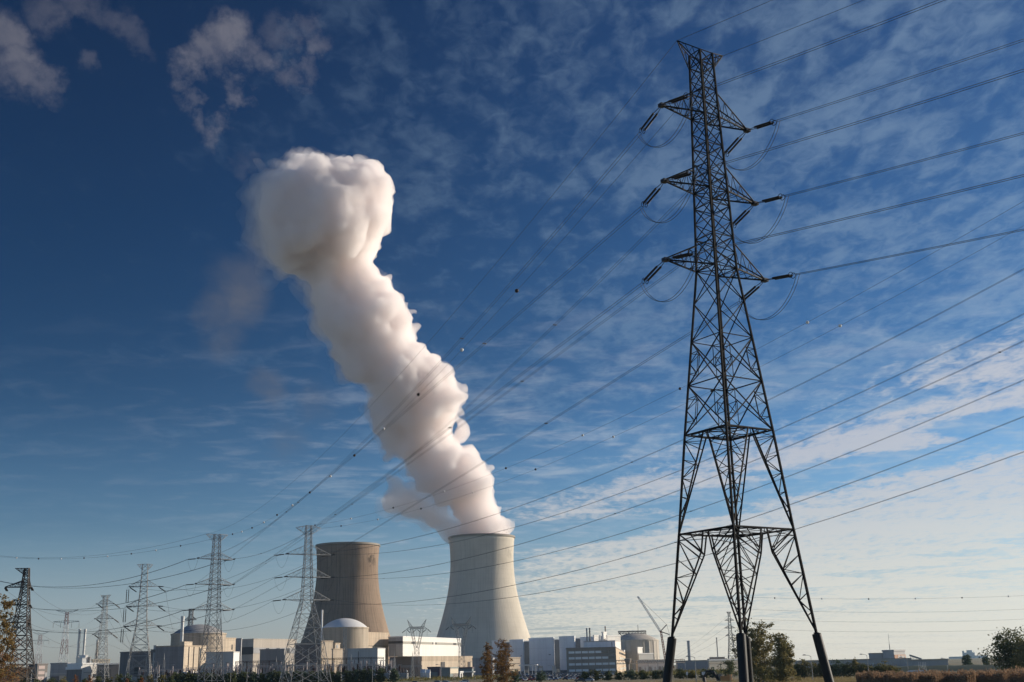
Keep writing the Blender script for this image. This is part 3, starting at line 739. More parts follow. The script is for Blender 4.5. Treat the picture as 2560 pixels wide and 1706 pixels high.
# ------------------------------------------------------------------ buildings of the plant
def cross_dir(E, dv, px):
    """how far along dv from E one has to go to stand under the photograph column px"""
    g_ = gr(px, 1000.0)
    # (E + t dv) parallel to g_
    den = dv.x * g_.y - dv.y * g_.x
    return -(E.x * g_.y - E.y * g_.x) / den
class Building:
    def __init__(s, name, label, xl, xe, xr, ytop, D, th=18.5, wall=None, roof=None, ybot=None, cat='building', group=None, depth=34, eave=.35, cap=.9, raw_z=None):
        s.E = gr(xe, D); t_ = R(th); dr = Vector((math.sin(t_), math.cos(t_), 0)); dl = Vector((-math.cos(t_), math.sin(t_), 0))
        s.b = cross_dir(s.E, dr, xr) if xr > xe + .3 else depth
        s.a = cross_dir(s.E, dl, xl) if xl < xe - .3 else depth
        s.H = at(xe, ytop, D).z; s.z0 = at(xe, ybot, D).z if ybot else 0.0; s.D = D
        s.root = empty(name, s.E, math.pi / 2 - t_, label, cat, group)
        mb = MB(); mb.box(0, s.b, 0, s.a, s.z0, s.H - cap); mb.build('wall', wall, s.root)
        rf = MB(); rf.box(-eave, s.b + eave, -eave, s.a + eave, s.H - cap, s.H)
        rf.box(.8, s.b - .8, .8, s.a - .8, s.H, s.H + .05); rf.build('roof', roof or wall, s.root)
    def z(s, y, px=None): return s.z0 + (s.H - s.z0) * y
    def rect(s, face, f0, f1, z0, z1, name, m, proud=.18, parent=None):
        """a panel proud of a face: f along the face (0 at the near corner), z as a share of the height"""
        mb = MB(); za, zb = s.z(z0), s.z(z1)
        if face == 'R': mb.box(s.b * f0, s.b * f1, -proud, .05, za, zb)
        else: mb.box(-proud, .05, s.a * f0, s.a * f1, za, zb)
        return mb.build(name, m, parent or s.root)
    def onroof(s, x0, x1, y0, y1, h, name, m):
        mb = MB(); mb.box(s.b * x0, s.b * x1, s.a * y0, s.a * y1, s.H, s.H + h * .9); mb.box(s.b * x0 - .2, s.b * x1 + .2, s.a * y0 - .2, s.a * y1 + .2, s.H + h * .9, s.H + h)
        return mb.build(name, m, s.root)
JV = lambda sp, dk=.12: (3, sp, dk, .06)
JH = lambda sp, dk=.12: (2, sp, dk, .06)
TAN = mat('tan_concrete', (.54, .43, .315), var=.16, scale=.06, streak=.25, stripes=[JH(4.2, .12), JV(7.0, .08)])
TAN2 = mat('pale_tan_concrete', (.62, .51, .385), var=.12, scale=.06, streak=.18, stripes=[JH(3.6, .10)])
DKC = mat('dark_cladding', (.235, .215, .205), var=.12, scale=.05, streak=.15, stripes=[JV(3.0, .2)])
GRY = mat('grey_cladding', (.42, .42, .425), var=.10, scale=.05, streak=.15, stripes=[JV(2.4, .12), JH(6, .1)])
LGR = mat('light_grey_cladding', (.54, .535, .52), var=.10, scale=.05, streak=.12, stripes=[JV(2.4, .10)])
WHT = mat('white_cladding', (.86, .83, .77), var=.06, scale=.05, streak=.08, stripes=[JH(5, .06), JV(6, .05)])
BLU = mat('pale_blue_cladding', (.83, .86, .89), var=.07, scale=.04, streak=.10, stripes=[JV(2.0, .07), JH(12, .08)])
DBL = mat('slate_recess_cladding', (.14, .155, .18), var=.1, scale=.05, stripes=[JV(1.5, .2)])
BRN = mat('brown_brick', (.36, .31, .265), var=.12, scale=.1, streak=.1, stripes=[JH(.9, .12)])
BRNL = mat('sunlit_brick', (.60, .47, .34), var=.10, scale=.1, stripes=[JH(.9, .1)])  # lit copy of the brown brick, sunlight put into the colour
WIN = mat('sky_reflecting_glass', (.72, .74, .76), rough=.18, var=.08, scale=.4, spec=.8)  # reflected sky is put into the pale base colour
WIND = mat('dark_window_glass', (.05, .055, .065), rough=.15, var=.1, scale=.4, spec=.8)
LOUV = mat('dark_louvre', (.09, .085, .085), var=.1, scale=.3, stripes=[JH(.6, .5)])
MET = mat('bright_metal_stack', (.55, .55, .54), rough=.4, metal=.3, var=.1, scale=.2, streak=.2)
TEAL = mat('teal_sheet', (.23, .265, .26), var=.1, scale=.2, stripes=[JV(1.2, .15)])
CREAM = mat('cream_sheet', (.66, .58, .46), var=.08, scale=.2, stripes=[JV(1.2, .08)])
PURP = mat('plum_roof_sheet', (.15, .12, .14), var=.1, scale=.2, stripes=[JV(1.0, .2)])
WPNT = mat('white_paint', (.86, .84, .80), var=.05, scale=.3)
RUST = mat('rust_red_paint', (.30, .11, .07), var=.2, scale=.4)

# works on the far left
b = Building('factory_hall', 'cream hall at the far left edge behind the bare tree', -70, -60, 58, 1661.5, 940, 55, CREAM, WHT); b.rect('R', .05, .97, .02, .12, 'plinth', GRY)
b = Building('boundary_wall', 'long low brown boundary wall at the far left', -60, -50, 79, 1671, 760, 62, mat('brown_plank_wall', (.27, .19, .12), var=.2, scale=.3, stripes=[JV(1.1, .25)]), None, cat='wall', depth=.5, eave=.05, cap=.25)
b.rect('R', .985, .999, 0, .96, 'end_panel', WPNT)
b = Building('factory_hall', 'small dark block with a pinkish striped front, left of the grey hall', 69, 91, 117, 1659.5, 1050, 30, DKC, DKC)
for zf in (.28, .52, .76): b.rect('R', .12, .72, zf, zf + .14, 'window_band', mat('pinkish_panel', (.55, .45, .42), var=.1, scale=.3))
b.rect('R', .76, .98, .05, .6, 'door', GRY)
b = Building('factory_hall', 'low grey hall with a cream gate, left of the metal chimneys', 124, 166, 172, 1657, 980, 12, GRY, GRY)
b.rect('L', .1, .42, .05, .45, 'gate', CREAM); b.rect('L', .45, .9, .05, .42, 'gate', DKC); b.rect('L', .02, .98, .50, .56, 'string_course', LGR)
b = Building('works_building', 'white works building with a dark left face at the foot of the metal chimneys', 166, 204, 243, 1658, 900, 40, WHT, WPNT)
b.rect('L', .02, .98, .0, .72, 'shade_toned_front', DKC, .3); b.rect('L', -.02, 1.0, .73, .86, 'terrace_parapet', WPNT, 1.2)  # darker left panel puts the shaded side into the colour
b.rect('R', .1, .6, .58, .60, 'string_course', GRY); b.rect('R', .72, .95, .35, .52, 'window', WIND); b.rect('R', .72, .95, .12, .28, 'window', WIND)
b.onroof(.05, .3, .1, .5, 3.5, 'roof_plant', MET); b.onroof(.35, .5, .2, .6, 5.5, 'roof_plant', WHT); b.onroof(.55, .62, .1, .3, 4.2, 'roof_plant', GRY)
b = Building('works_building', 'cream upper works storey right of the metal chimneys', 226, 230, 272, 1648.5, 930, 60, CREAM, CREAM)
for i in range(6): b.rect('R', .08 + i * .15, .15 + i * .15, .74, .82, 'window', WIND)
b = Building('works_building', 'dark glazed low block right of the white works building', 240, 244, 296, 1659, 890, 66, DKC, WPNT)
b.rect('R', .03, .6, .12, .72, 'window', WIND); b.rect('R', .02, .98, -.0, .08, 'plinth', WPNT, .4)
# around the grey domed reactor
b = Building('auxiliary_building', 'long dark block behind the pale pylon, left of the grey dome', 297, 373, 376, 1628, 1060, 14, DKC, DKC)
b.rect('L', .1, .9, .1, .2, 'string_course', GRY); b.rect('L', .3, .5, .3, .5, 'louvre', LOUV)
b = Building('auxiliary_building', 'narrow dark stair block between the long dark block and the grey dome', 374, 392, 394, 1623.5, 1030, 14, DKC, DKC)
b.onroof(.2, .8, .3, .7, 3.2, 'roof_plant', LGR); b.rect('L', .4, .6, .1, .9, 'duct', LGR, .8)
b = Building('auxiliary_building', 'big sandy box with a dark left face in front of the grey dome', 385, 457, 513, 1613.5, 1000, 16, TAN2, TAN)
b.rect('L', .0, 1.0, .0, .995, 'shade_toned_front', mat('shade_toned_cladding', (.31, .29, .285), var=.12, scale=.06, streak=.2, stripes=[JH(5, .15)]), .2)  # shade on the left face, toned into the panel colour
for f in (.2, .42, .66): b.rect('R', f, f + .012, .0, .96, 'pipe', LOUV, .5)
b.rect('R', .0, 1.0, .26, .30, 'canopy', WPNT, 2.5); b.rect('R', .02, .98, .19, .25, 'louvre', LOUV, .3); b.onroof(.0, .35, .0, .16, 2.9, 'roof_plant', TAN2)
def reactor(label, px, D, rpx, ycyl, yapex, wm, dm, ribs=0, platform=False):
    p = gr(px, D); o = empty('reactor_building', p, 0, label, 'reactor building', 'domed reactor buildings')
    rr = rpx * mpp(D); H = at(px, ycyl, D).z; Ha = at(px, yapex, D).z; n = 96
    mb = MB(); mb.lathe([(rr, 0), (rr, H - 1.2)], n, radial=(lambda k, z: .55 if ribs and k % 4 < 1 else 0.0) if ribs else None); mb.build('containment_wall', wm, o, smooth=not ribs)
    cn = MB(); cn.lathe([(rr, H - 1.2), (rr + .5, H - 1.2), (rr + .5, H), (rr - 1.5, H), (rr - 1.5, H - .4)], n); cn.build('cornice', wm, o)
    r2 = rr * .955; hd = Ha - H; Rs = (r2 * r2 + hd * hd) / (2 * hd)
    prof = []
    for i in range(17):
        r_ = r2 * math.cos(math.pi / 2 * i / 16); prof.append((max(r_, .01), H - .3 + hd - Rs + math.sqrt(max(Rs * Rs - r_ * r_, 0)) + .3))
    dm_ = MB(); dm_.lathe(prof, n); dm_.build('dome', dm, o, smooth=True)
    return o, rr, H, Ha
DOMEG = mat('grey_dome_paint', (.40, .39, .38), rough=.6, var=.1, scale=.06, streak=.1)
DOMEW = mat('white_dome_paint', (.74, .73, .71), rough=.6, var=.07, scale=.05)
CYL = mat('containment_concrete', (.50, .415, .32), var=.14, scale=.05, streak=.3, stripes=[JH(2.6, .10)])
reactor('reactor building with a grey dome, behind the grey pylon', 492, 1080, 62.5, 1584.5, 1561.5, CYL, DOMEG)
reactor('reactor building with a bright white dome, in front of the brown cooling tower', 860, 1050, 57, 1570, 1546, CYL, DOMEW)
def stack(label, x, ytop, ybot, D, wpx, m, cap=None, band=None, name='chimney', twin=False):
    p = gr(x, D); zt, zb = at(x, ytop, D).z, 0.0; o = empty(name, p, 0, label, 'chimney'); r_ = wpx / 2 * mpp(D)
    mb = MB(); mb.tube([(0, 0, zb), (0, 0, zb + (zt - zb) * .97)], [r_ * 1.04, r_], 20, True); mb.build('flue', m, o, smooth=False)
    c = MB(); c.tube([(0, 0, zb + (zt - zb) * .955), (0, 0, zt)], [r_ * 1.16, r_ * 1.16], 20, True); c.build('chimney_cap', cap or m, o)
    if band:
        for f in band: bm_ = MB(); bm_.tube([(0, 0, zt * f), (0, 0, zt * f + 1.0)], r_ * 1.25, 16, True); bm_.build('collar', cap or m, o)
    return o
stack('left one of the twin shiny metal chimneys on the white works', 190.5, 1573, 1655, 930, 5.2, MET, band=(.5, .75))
stack('right one of the twin shiny metal chimneys on the white works', 204.5, 1573, 1655, 930, 5.2, MET, band=(.5, .75))
stack('shorter brownish metal chimney right of the shiny pair', 237.5, 1600, 1650, 960, 4.6, mat('brown_metal', (.30, .25, .21), rough=.5, var=.1, scale=.2), MET)
stack('white vent stack in front of the grey dome', 449.5, 1541, 1612, 1022, 7.5, MET, band=(.6,))
stack('slim white vent stack left of the white dome', 802.3, 1525, 1580, 1035, 4.0, WPNT, band=(.72,))
b = Building('auxiliary_building', 'tall sandy block with one small dark window, right of the grey dome', 556, 561, 586, 1594.5, 1120, 24, TAN2, TAN); b.rect('R', .6, .7, .72, .84, 'window', WIND); b.rect('L', .0, 1, 0, .985, 'shade_toned_front', GRY, .2)  # grey on the left side stands in for shade
b = Building('auxiliary_building', 'tall grey block between the sandy block and the banded turbine hall', 575, 600, 602, 1596, 1150, 10, GRY, GRY); b.rect('L', .1, .9, .5, .53, 'string_course', DKC)
b = Building('workshop', 'grey shed with a bright sunlit end wall in front of the grey dome', 513, 581, 596, 1629, 960, 10, LGR, LGR)
b.rect('R', .0, 1.0, .0, .97, 'sunlit_end', WHT, .25); b.rect('L', .2, .34, .0, .4, 'gate', GRY); b.rect('L', .0, 1.0, .58, .60, 'string_course', GRY)  # end panel whiter than the walls: sunlight put into its colour
b = Building('turbine_hall', 'tan turbine hall with a dark upper band, behind the white pylon', 601, 631, 740, 1597, 1180, 30, mat('warm_grey_cladding', (.52, .46, .39), var=.1, scale=.05, streak=.1, stripes=[JV(3, .08), JH(5, .08)]), None)
b.rect('L', .0, 1.0, .62, .80, 'window_band', LOUV, .3); b.rect('R', .0, 1.0, .64, .78, 'window_band', GRY, .3)
for f in (.28, .52, .76): b.rect('R', f, f + .07, .65, .77, 'window', WIND, .5)
b.rect('L', .3, .7, .0, .3, 'gate', LGR)
b = Building('auxiliary_building', 'dark slate box behind the left legs of the white pylon', 648, 709, 713, 1622, 1000, 10, mat('slate_cladding', (.30, .29, .285), var=.12, scale=.05, streak=.15, stripes=[JV(4, .1)]), None); b.rect('L', .05, .95, .02, .06, 'plinth', GRY)
b = Building('auxiliary_building', 'dark grey block seen through the legs of the white pylon', 735, 800, 803, 1607, 1100, 10, DKC, DKC); b.rect('L', .2, .8, .4, .44, 'string_course', GRY)
# around the white dome
b = Building('auxiliary_building', 'sandy box at the lower left of the white domed reactor', 799, 802.5, 831, 1602, 1000, 42, TAN2, TAN); b.rect('R', .1, .5, .3, .33, 'string_course', TAN); b.rect('R', .7, .9, .0, .2, 'gate', LOUV)
b = Building('auxiliary_building', 'small sandy cube high against the white domed reactor', 833, 837, 849, 1607.5, 1012, 30, TAN2, TAN); b.rect('R', .2, .6, .86, .94, 'louvre', GRY)
b = Building('auxiliary_building', 'low sandy annex below the small cube at the white domed reactor', 829, 832, 859, 1622, 985, 40, TAN2, TAN); b.rect('R', .3, .7, .4, .44, 'string_course', TAN)
b = Building('auxiliary_building', 'tall sandy block with a darker top, right of the white domed reactor', 914, 918, 970, 1580.5, 1085, 22, TAN2, TAN)
b.rect('R', .0, 1.0, .70, .985, 'upper_cladding', TAN, .3); b.rect('R', .0, 1.0, .69, .70, 'string_course', LOUV, .35); b.rect('L', 0, 1, .0, .98, 'shade_toned_front', GRY, .2); b.rect('R', .66, .99, .0, .24, 'lean_to', GRY, 4)  # left panel is grey to carry the shade of that side
b = Building('workshop', 'grey shed with a bright lit end wall in front of the white domed reactor', 868, 943, 962, 1620, 955, 14, LGR, LGR)
b.rect('R', .0, 1.0, .0, .97, 'sunlit_end', WHT, .25); b.rect('L', .62, .64, .0, .9, 'downpipe', DKC, .4); b.rect('L', .0, 1.0, .44, .46, 'string_course', GRY)  # sunlit end wall painted in as a whiter panel
b = Building('turbine_hall', 'brilliant white turbine hall with a grey window band', 971, 1007, 1153, 1590.6, 1100, 18.5, WHT, WPNT, ybot=1641)
b.rect('L', .0, 1.0, .0, .62, 'recess', GRY, .2); b.rect('L', .0, 1.0, .63, .76, 'window_band', LOUV, .3); b.rect('L', .0, 1.0, .765, .98, 'shaded_fascia', GRY, .25); b.rect('L', .0, .45, .02, .58, 'panel', LGR, .4)  # grey left panels hold the white hall's shadow side in their colour
for f0, f1 in ((.0, .49), (.52, 1.0)): b.rect('R', f0, f1, .62, .74, 'window_band', mat('greyish_band', (.40, .38, .33), var=.08, scale=.2, stripes=[JV(4, .1)]), .3)
for f in (.13, .475, .53, .85): b.rect('R', f, f + .05 if f in (.13, .85) else f + .015, .625, .735, 'window', LOUV, .5)
b = Building('base_storey', 'tan base storey under the white turbine hall', 975, 1054, 1181, 1640.8, 1112, 24, TAN2, TAN, cap=.4)
b.rect('L', .0, 1.0, .0, .98, 'shaded_front', mat('shade_toned_wall', (.27, .235, .225), var=.15, scale=.1, stripes=[JH(1.5, .15)]), .3)  # shade under the overhang, painted as a darker wall panel
b.rect('R', .0, 1.0, .76, .99, 'upper_course', TAN, .3)
for f, w_ in ((.36, .07), (.90, .05)): b.rect('R', f, f + w_, .18, .70, 'louvre', LOUV, .6)
b.rect('R', .84, .89, .2, .8, 'gate', TAN, .4); b.rect('R', .42, .47, .0, .1, 'door', WIND)
b = Building('auxiliary_building', 'plain grey block between the white turbine hall and the brown trees', 1181, 1232, 1236, 1645, 1050, 12, GRY, GRY); b.rect('L', .1, .5, .0, .5, 'gate', DKC); b.rect('L', .0, 1, .62, .64, 'string_course', LGR)
b = Building('auxiliary_building', 'sandy two storey block right of the brown trees', 1268, 1272, 1301, 1643.5, 1010, 40, TAN2, TAN)
for zf in (.30, .62): b.rect('R', .05, .95, zf, zf + .03, 'string_course', LOUV)
b.rect('R', .1, .4, .1, .22, 'window', WIND)
# small sheds in front
b = Building('shed', 'teal shed with a cream end in front of the white turbine hall', 1101, 1125, 1145, 1668.5, 850, 14, TEAL, TEAL); b.rect('R', .0, 1.0, .40, .97, 'cream_end', CREAM, .2); b.rect('R', .35, .95, .0, .38, 'opening', DKC, .2)
b = Building('shed', 'plum coloured low barn left of the teal shed', 1069, 1100, 1102, 1667, 900, 10, PURP, PURP); b.rect('L', .2, .8, .0, .5, 'gate', TEAL)
b = Building('shed', 'long low teal shed right of the cream ended one', 1144, 1180, 1184, 1668, 890, 12, TEAL, PURP); b.rect('L', .1, .9, .1, .4, 'gate', DKC)
b = Building('cabin', 'white site cabin with a dark door in front of the teal sheds', 1148, 1150, 1157, 1678.5, 780, 30, WPNT, WPNT, depth=3); b.rect('R', .3, .7, .05, .7, 'door', WIND)
b = Building('site_canopy', 'flat white canopy between the cabin and the brown trees', 1160, 1180, 1183, 1679, 800, 8, GRY, WPNT, cap=.5, eave=1.2, depth=5); b.rect('L', .1, .9, .1, .8, 'opening', DKC)
for i, (x0, x1, y) in enumerate(((1052, 1063, 1673.5), (1064, 1075, 1674))):
    p = gr((x0 + x1) / 2, 840); o = empty('marquee', p, 0, ('left' if i == 0 else 'right') + ' one of the two white marquee tents before the tan base storey', 'tent', 'white marquees'); w_ = (x1 - x0) * mpp(840) / 2; h_ = at(x0, y, 840).z
    mb = MB(); mb.box(-w_, w_, -2.5, 2.5, 0, h_ * .6); mb.build('side_wall', WPNT, o); rb = MB()
    rb.add([(-w_ - .1, -2.7, h_ * .6), (w_ + .1, -2.7, h_ * .6), (w_ + .1, 2.7, h_ * .6), (-w_ - .1, 2.7, h_ * .6), (-w_ - .1, 0, h_), (w_ + .1, 0, h_)], [(0, 1, 5, 4), (2, 3, 4, 5), (3, 0, 4), (1, 2, 5)]); rb.build('roof', WPNT, o)
# blue halls
TH = 30
mods = [(1231, 1259, 1600.6, 'leftmost', 0), (1275, 1309, 1598.4, 'second', 1), (1324, 1385, 1593.6, 'widest middle', 2), (1400, 1438, 1590, 'fourth', 3), (1453, 1541, 1589.5, 'rightmost', 4)]
for x0, x1, y, wd, i in mods:
    b = Building('blue_hall', '%s of the pale blue windowless halls behind the car park' % wd, x0, x1, x1 + 2.5, y, 1250 - i * 6, TH, BLU, BLU, depth=30, group='pale blue halls', cat='industrial hall')
    b.rect('L', .0, 1.0, .0, .06, 'plinth', DBL); b.rect('L', .0, 1.0, .955, .985, 'coping', BLU, .4)
    if i in (1, 2): b.rect('L', .12, .20, .5, .52, 'vent', DBL)
    if i == 2:
        for f in (.62, .68, .74): b.rect('L', f, f + .012, .08, .28, 'vent_pipe', WPNT, .6)
    b.rect('R', .0, 1.0, .86, 1.0, 'sunlit_end', WPNT, .2)  # white strip paints in the sunlight on the end wall
for x0, x1, y in ((1258, 1276, 1604), (1308, 1325, 1602), (1384, 1401, 1597.5), (1437, 1454, 1594.5)):
    b = Building('link_block', 'dark slate recess joining the pale blue halls, at column %s' % {1258: 'between first and second', 1308: 'between second and middle', 1384: 'between middle and fourth', 1437: 'between fourth and last'}[x0], x0, x1, x1 + 1, y, 1268, TH, DBL, WPNT, depth=20, group='slate recesses', cat='industrial hall')
    b.root['label'] = 'dark slate recess of the pale blue halls, ' + {1258: 'between the first and second', 1308: 'between the second and the widest', 1384: 'between the widest and the fourth', 1437: 'between the fourth and the last'}[x0]
    b.rect('L', .1, .9, .0, .1, 'gate', GRY)
b = Building('auxiliary_building', 'white roof block on the rightmost blue hall, left of the small white tower', 1486, 1488, 1504, 1588, 1215, 40, WHT, WPNT, depth=10, ybot=1603); b.rect('R', .3, .7, .3, .35, 'string_course', LGR)
b = Building('auxiliary_building', 'small white lift tower rising above the blue halls', 1507.5, 1512, 1520, 1579.6, 1200, 30, WHT, WPNT, depth=10, ybot=1603); b.rect('R', .4, .6, .2, .3, 'louvre', GRY)
b = Building('auxiliary_building', 'long white gallery beside the small white tower and the ribbed reactor', 1519, 1521, 1554.5, 1588.7, 1195, 44, WHT, WPNT, depth=20, ybot=1615); b.rect('R', .1, .9, .28, .32, 'string_course', LGR)
b = Building('auxiliary_building', 'lower pale blue block above the brown office roof', 1462, 1540, 1554, 1601.3, 1150, 20, BLU, LGR); b.rect('L', .60, .80, .74, .80, 'window_band', DBL); b.rect('L', .46, .54, .74, .80, 'window_band', DBL); b.rect('L', .09, .11, .5, .95, 'downpipe', DBL); b.rect('R', 0, 1, 0, .98, 'sunlit_end', WHT)  # sunlight on the right end is put in as white
stack('grey flue on the blue halls, left of its dark twin', 1470.2, 1570.5, 1592, 1225, 3.4, GRY)
stack('dark flue on the blue halls, right of its grey twin', 1477.6, 1570, 1592, 1225, 3.4, DKC, DKC, band=(.9,))
stack('brown flue standing behind the small white tower', 1517, 1566, 1583, 1225, 2.8, mat('brown_flue', (.25, .2, .16), var=.1, scale=.3), DKC)
# office
b = Building('office_building', 'brown office block with four rows of pale windows', 1417, 1540.5, 1591, 1617.3, 900, 6, BRN, BRN)
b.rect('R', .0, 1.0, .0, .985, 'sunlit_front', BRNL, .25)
wm = None
for r_ in range(4):
    zf = (.10, .33, .56, .78)[r_]
    for i in range(7):
        f0 = .02 + i * .136
        for part, (g0, g1) in enumerate(((0, .118),)):
            b.rect('L', f0 + g0, f0 + g1, zf, zf + .085, 'window', WIN if rnd.random() > .12 else WIND, .1)
    for i in range(4):
        f0 = .06 + i * .235
        b.rect('R', f0, f0 + .17, zf, zf + .09, 'window', mat('bright_window_glass', (.75, .72, .62), rough=.3, var=.1, scale=.5) if rnd.random() > .1 else WIND, .4)
b.onroof(.2, .75, .0, .05, 2.0, 'roof_plant', WHT); b.rect('R', .97, 1.0, .0, .98, 'pier', BRN, .4)
# ribbed reactor on the right with its roof platform
RIBC = mat('ribbed_concrete', (.58, .52, .44), var=.12, scale=.05, streak=.2)
o, rr, H, Ha = reactor('ribbed reactor building with a flattened dome and a steel roof platform', 1590, 1330, 56.5, 1600.7, 1583, RIBC, RIBC, ribs=24)
pf = MB(); zt_ = at(1590, 1578.5, 1330).z; x0, x1 = (1551 - 1590) * mpp(1330), (1617 - 1590) * mpp(1330)
for yy in (-4, 4):
    pf.bar((x0, yy, zt_), (x1, yy, zt_), 1.2); pf.bar((x0, yy, zt_ - 2.5), (x1, yy, zt_ - 2.5), .6)
    n = 9
    for i in range(n): pf.bar((x0 + (x1 - x0) * i / n, yy, zt_), (x0 + (x1 - x0) * (i + .5) / n, yy, zt_ - 2.5), .4); pf.bar((x0 + (x1 - x0) * (i + .5) / n, yy, zt_ - 2.5), (x0 + (x1 - x0) * (i + 1) / n, yy, zt_), .4)
for f in (.0, .35, .7, 1.0): pf.bar((x0 + (x1 - x0) * f, -4, zt_), (x0 * .6 + (x1 - x0) * f * .75, 0, H - 1), .7)
pf.bar((x0 + (x1 - x0) * .4, 0, zt_ - 2), (x0 + (x1 - x0) * .25, -rr * .6, H + 1), .9, 6)
pf.build('roof_platform', mat('platform_steel', (.22, .19, .17), var=.1, scale=.3), o)
mm = MB(); mm.bar((9 * mpp(1330), 0, zt_), (9 * mpp(1330), 0, at(1599, 1562, 1330).z), .5); mm.build('mast', STEEL, o)
b = Building('auxiliary_building', 'small white cube in front of the ribbed reactor', 1595, 1596, 1608, 1618, 1180, 30, WHT, WPNT, depth=8); b.rect('R', .2, .5, .1, .3, 'door', GRY)
b = Building('auxiliary_building', 'wide white annex in front of the ribbed reactor', 1596, 1598, 1634, 1633.5, 1150, 50, mat('pale_ribbed_sheet', (.58, .56, .52), var=.06, scale=.1, stripes=[JV(2.0, .15)]), WPNT, depth=18); b.rect('R', .1, .3, .0, .5, 'gate', GRY)
# low buildings to the right of the office
b = Building('storage_hall', 'pinkish low storage hall between office and black pillar', 1591, 1594, 1672, 1651, 980, 64, mat('pinkish_sheet', (.52, .46, .43), var=.1, scale=.1, stripes=[JV(2, .1)]), GRY, depth=15)
for i in range(9): b.rect('R', .04 + i * .105, .10 + i * .105, .05, .45, 'gate', LGR if i % 3 else DKC)
b = Building('storage_hall', 'blue grey low hall between the black pillars', 1690, 1770, 1774, 1650.5, 960, 4, mat('blue_grey_sheet', (.38, .39, .41), var=.15, scale=.1, stripes=[JV(1.5, .15)]), GRY)
for f in (.18, .62): b.rect('L', f, f + .15, .3, .75, 'gate', DBL)
for f in (.05, .45, .88): b.rect('L', f, f + .03, .1, .9, 'downpipe', GRY, .4)
b = Building('storage_hall', 'cream hall with a small roof canopy, left of the front black pillar', 1770, 1773, 1846, 1649, 900, 62, CREAM, WPNT, depth=20); b.rect('R', .0, 1.0, .62, .66, 'string_course', TAN); b.onroof(.05, .55, .2, .8, 1.6, 'roof_plant', DKC); b.onroof(-.02, .62, .1, .9, .5, 'roof_slab', DKC)
stack('pale grey concrete chimney with a thin tip, far behind the low halls', 1724.3, 1602, 1650, 2300, 7.0, mat('far_grey_stack', (.36, .39, .43), var=.08, scale=.05), None)
stack('very slim grey chimney behind the cream hall', 1795.5, 1594, 1650, 1700, 2.6, GRY)
# mushroom water tank
p = gr(1570, 720); o = empty('water_tower', p, 0, 'dark mushroom shaped water tower before the sunlit office front', 'water tower'); k_ = mpp(720); zt_ = at(1570, 1647, 720).z
mb = MB(); mb.lathe([(.01, 0), (3.4 * k_, 0), (3.2 * k_, zt_ - 14 * k_)], 24); mb.build('stem', BRN, o)
mb = MB(); mb.lathe([(3.2 * k_, zt_ - 14 * k_), (6.5 * k_, zt_ - 9 * k_), (8.4 * k_, zt_ - 2 * k_), (8.6 * k_, zt_), (.01, zt_ + .2)], 24); mb.build('tank', BRN, o)
# pipe bridge
pA, pB = gr(1541, 760), gr(1712, 880); o = empty('pipe_bridge', pA, math.atan2((pB - pA).y, (pB - pA).x), 'long thin pipe bridge on slender posts before the low halls', 'pipe bridge'); L_ = (pB - pA).length
z1, z2 = at(1541, 1651.5, 760).z, at(1541, 1660, 760).z
mb = MB()
for zz_ in (z1, z2): mb.bar((0, 0, zz_), (L_, 0, zz_), .5, 6)
mb.build('pipe', STEEL_B, o); mb = MB()
for i in range(28): mb.bar((L_ * i / 28, 0, z1), (L_ * (i + .5) / 28, 0, z2), .12); mb.bar((L_ * (i + .5) / 28, 0, z2), (L_ * (i + 1) / 28, 0, z1), .12)
mb.build('truss', STEEL_B, o)
for i in range(8): pm = MB(); pm.bar((L_ * i / 7, 0, 0), (L_ * i / 7, 0, z1), .35, 6); pm.build('post', STEEL, o)
# crane
Dc = 1120; pc = gr(1664, Dc); o = empty('crawler_crane', pc, 0, 'tall crane with a leaning white jib, left of the left black pillar', 'crane')
cp_ = lambda x, y: at(x, y, Dc) - pc
def latt(mb, a, b, w_, n, t):
    a, b = Vector(a), Vector(b); ax = (b - a).normalized(); u = ax.cross(Vector((0, 1, 0))).normalized() * w_ / 2; v = Vector((0, w_ / 2, 0)); cs = [u + v, u - v, -u - v, -u + v]
    for c in cs: mb.bar(a + c * .8, b + c * .6, t)
    for i in range(n):
        for k in range(4): mb.bar(a.lerp(b, i / n) + cs[k] * .8, a.lerp(b, (i + 1) / n) + cs[(k + 1) % 4] * .7, t * .6)
mb = MB(); latt(mb, cp_(1664, 1652), cp_(1652, 1578), 2.0, 12, .55); mb.build('main_boom', RUST, o)
mb = MB(); latt(mb, cp_(1651, 1579), cp_(1595.4, 1493), 1.8, 18, .5); mb.bar(cp_(1597, 1495), cp_(1593.5, 1492), 1.6); mb.build('jib', WPNT, o)
mb = MB(); mb.bar(cp_(1651, 1579), cp_(1666.8, 1562), .9); mb.bar(cp_(1651, 1579), cp_(1674, 1587), .9); mb.build('strut', STEEL_B, o)
mb = MB(); mb.bar(cp_(1596, 1494), cp_(1666.8, 1562), .22); mb.bar(cp_(1666.8, 1562), cp_(1674, 1587), .22); mb.bar(cp_(1674, 1587), cp_(1668, 1655), .22); mb.build('stay_cable', CABLE, o)
zg = cp_(1664, 1652).z
mb = MB(); mb.box(-3, 6, -2.5, 2.5, 1.6, 4.6); mb.box(4, 7.5, -2, 2, 2.0, 4.0); mb.box(-2.5, 2.5, 2.6, 4, 0, 1.5); mb.box(-2.5, 2.5, -4, -2.6, 0, 1.5); mb.bar((0, 0, 3), (0, 0, zg + .5), 1.6); mb.build('crane_house', RUST, o)

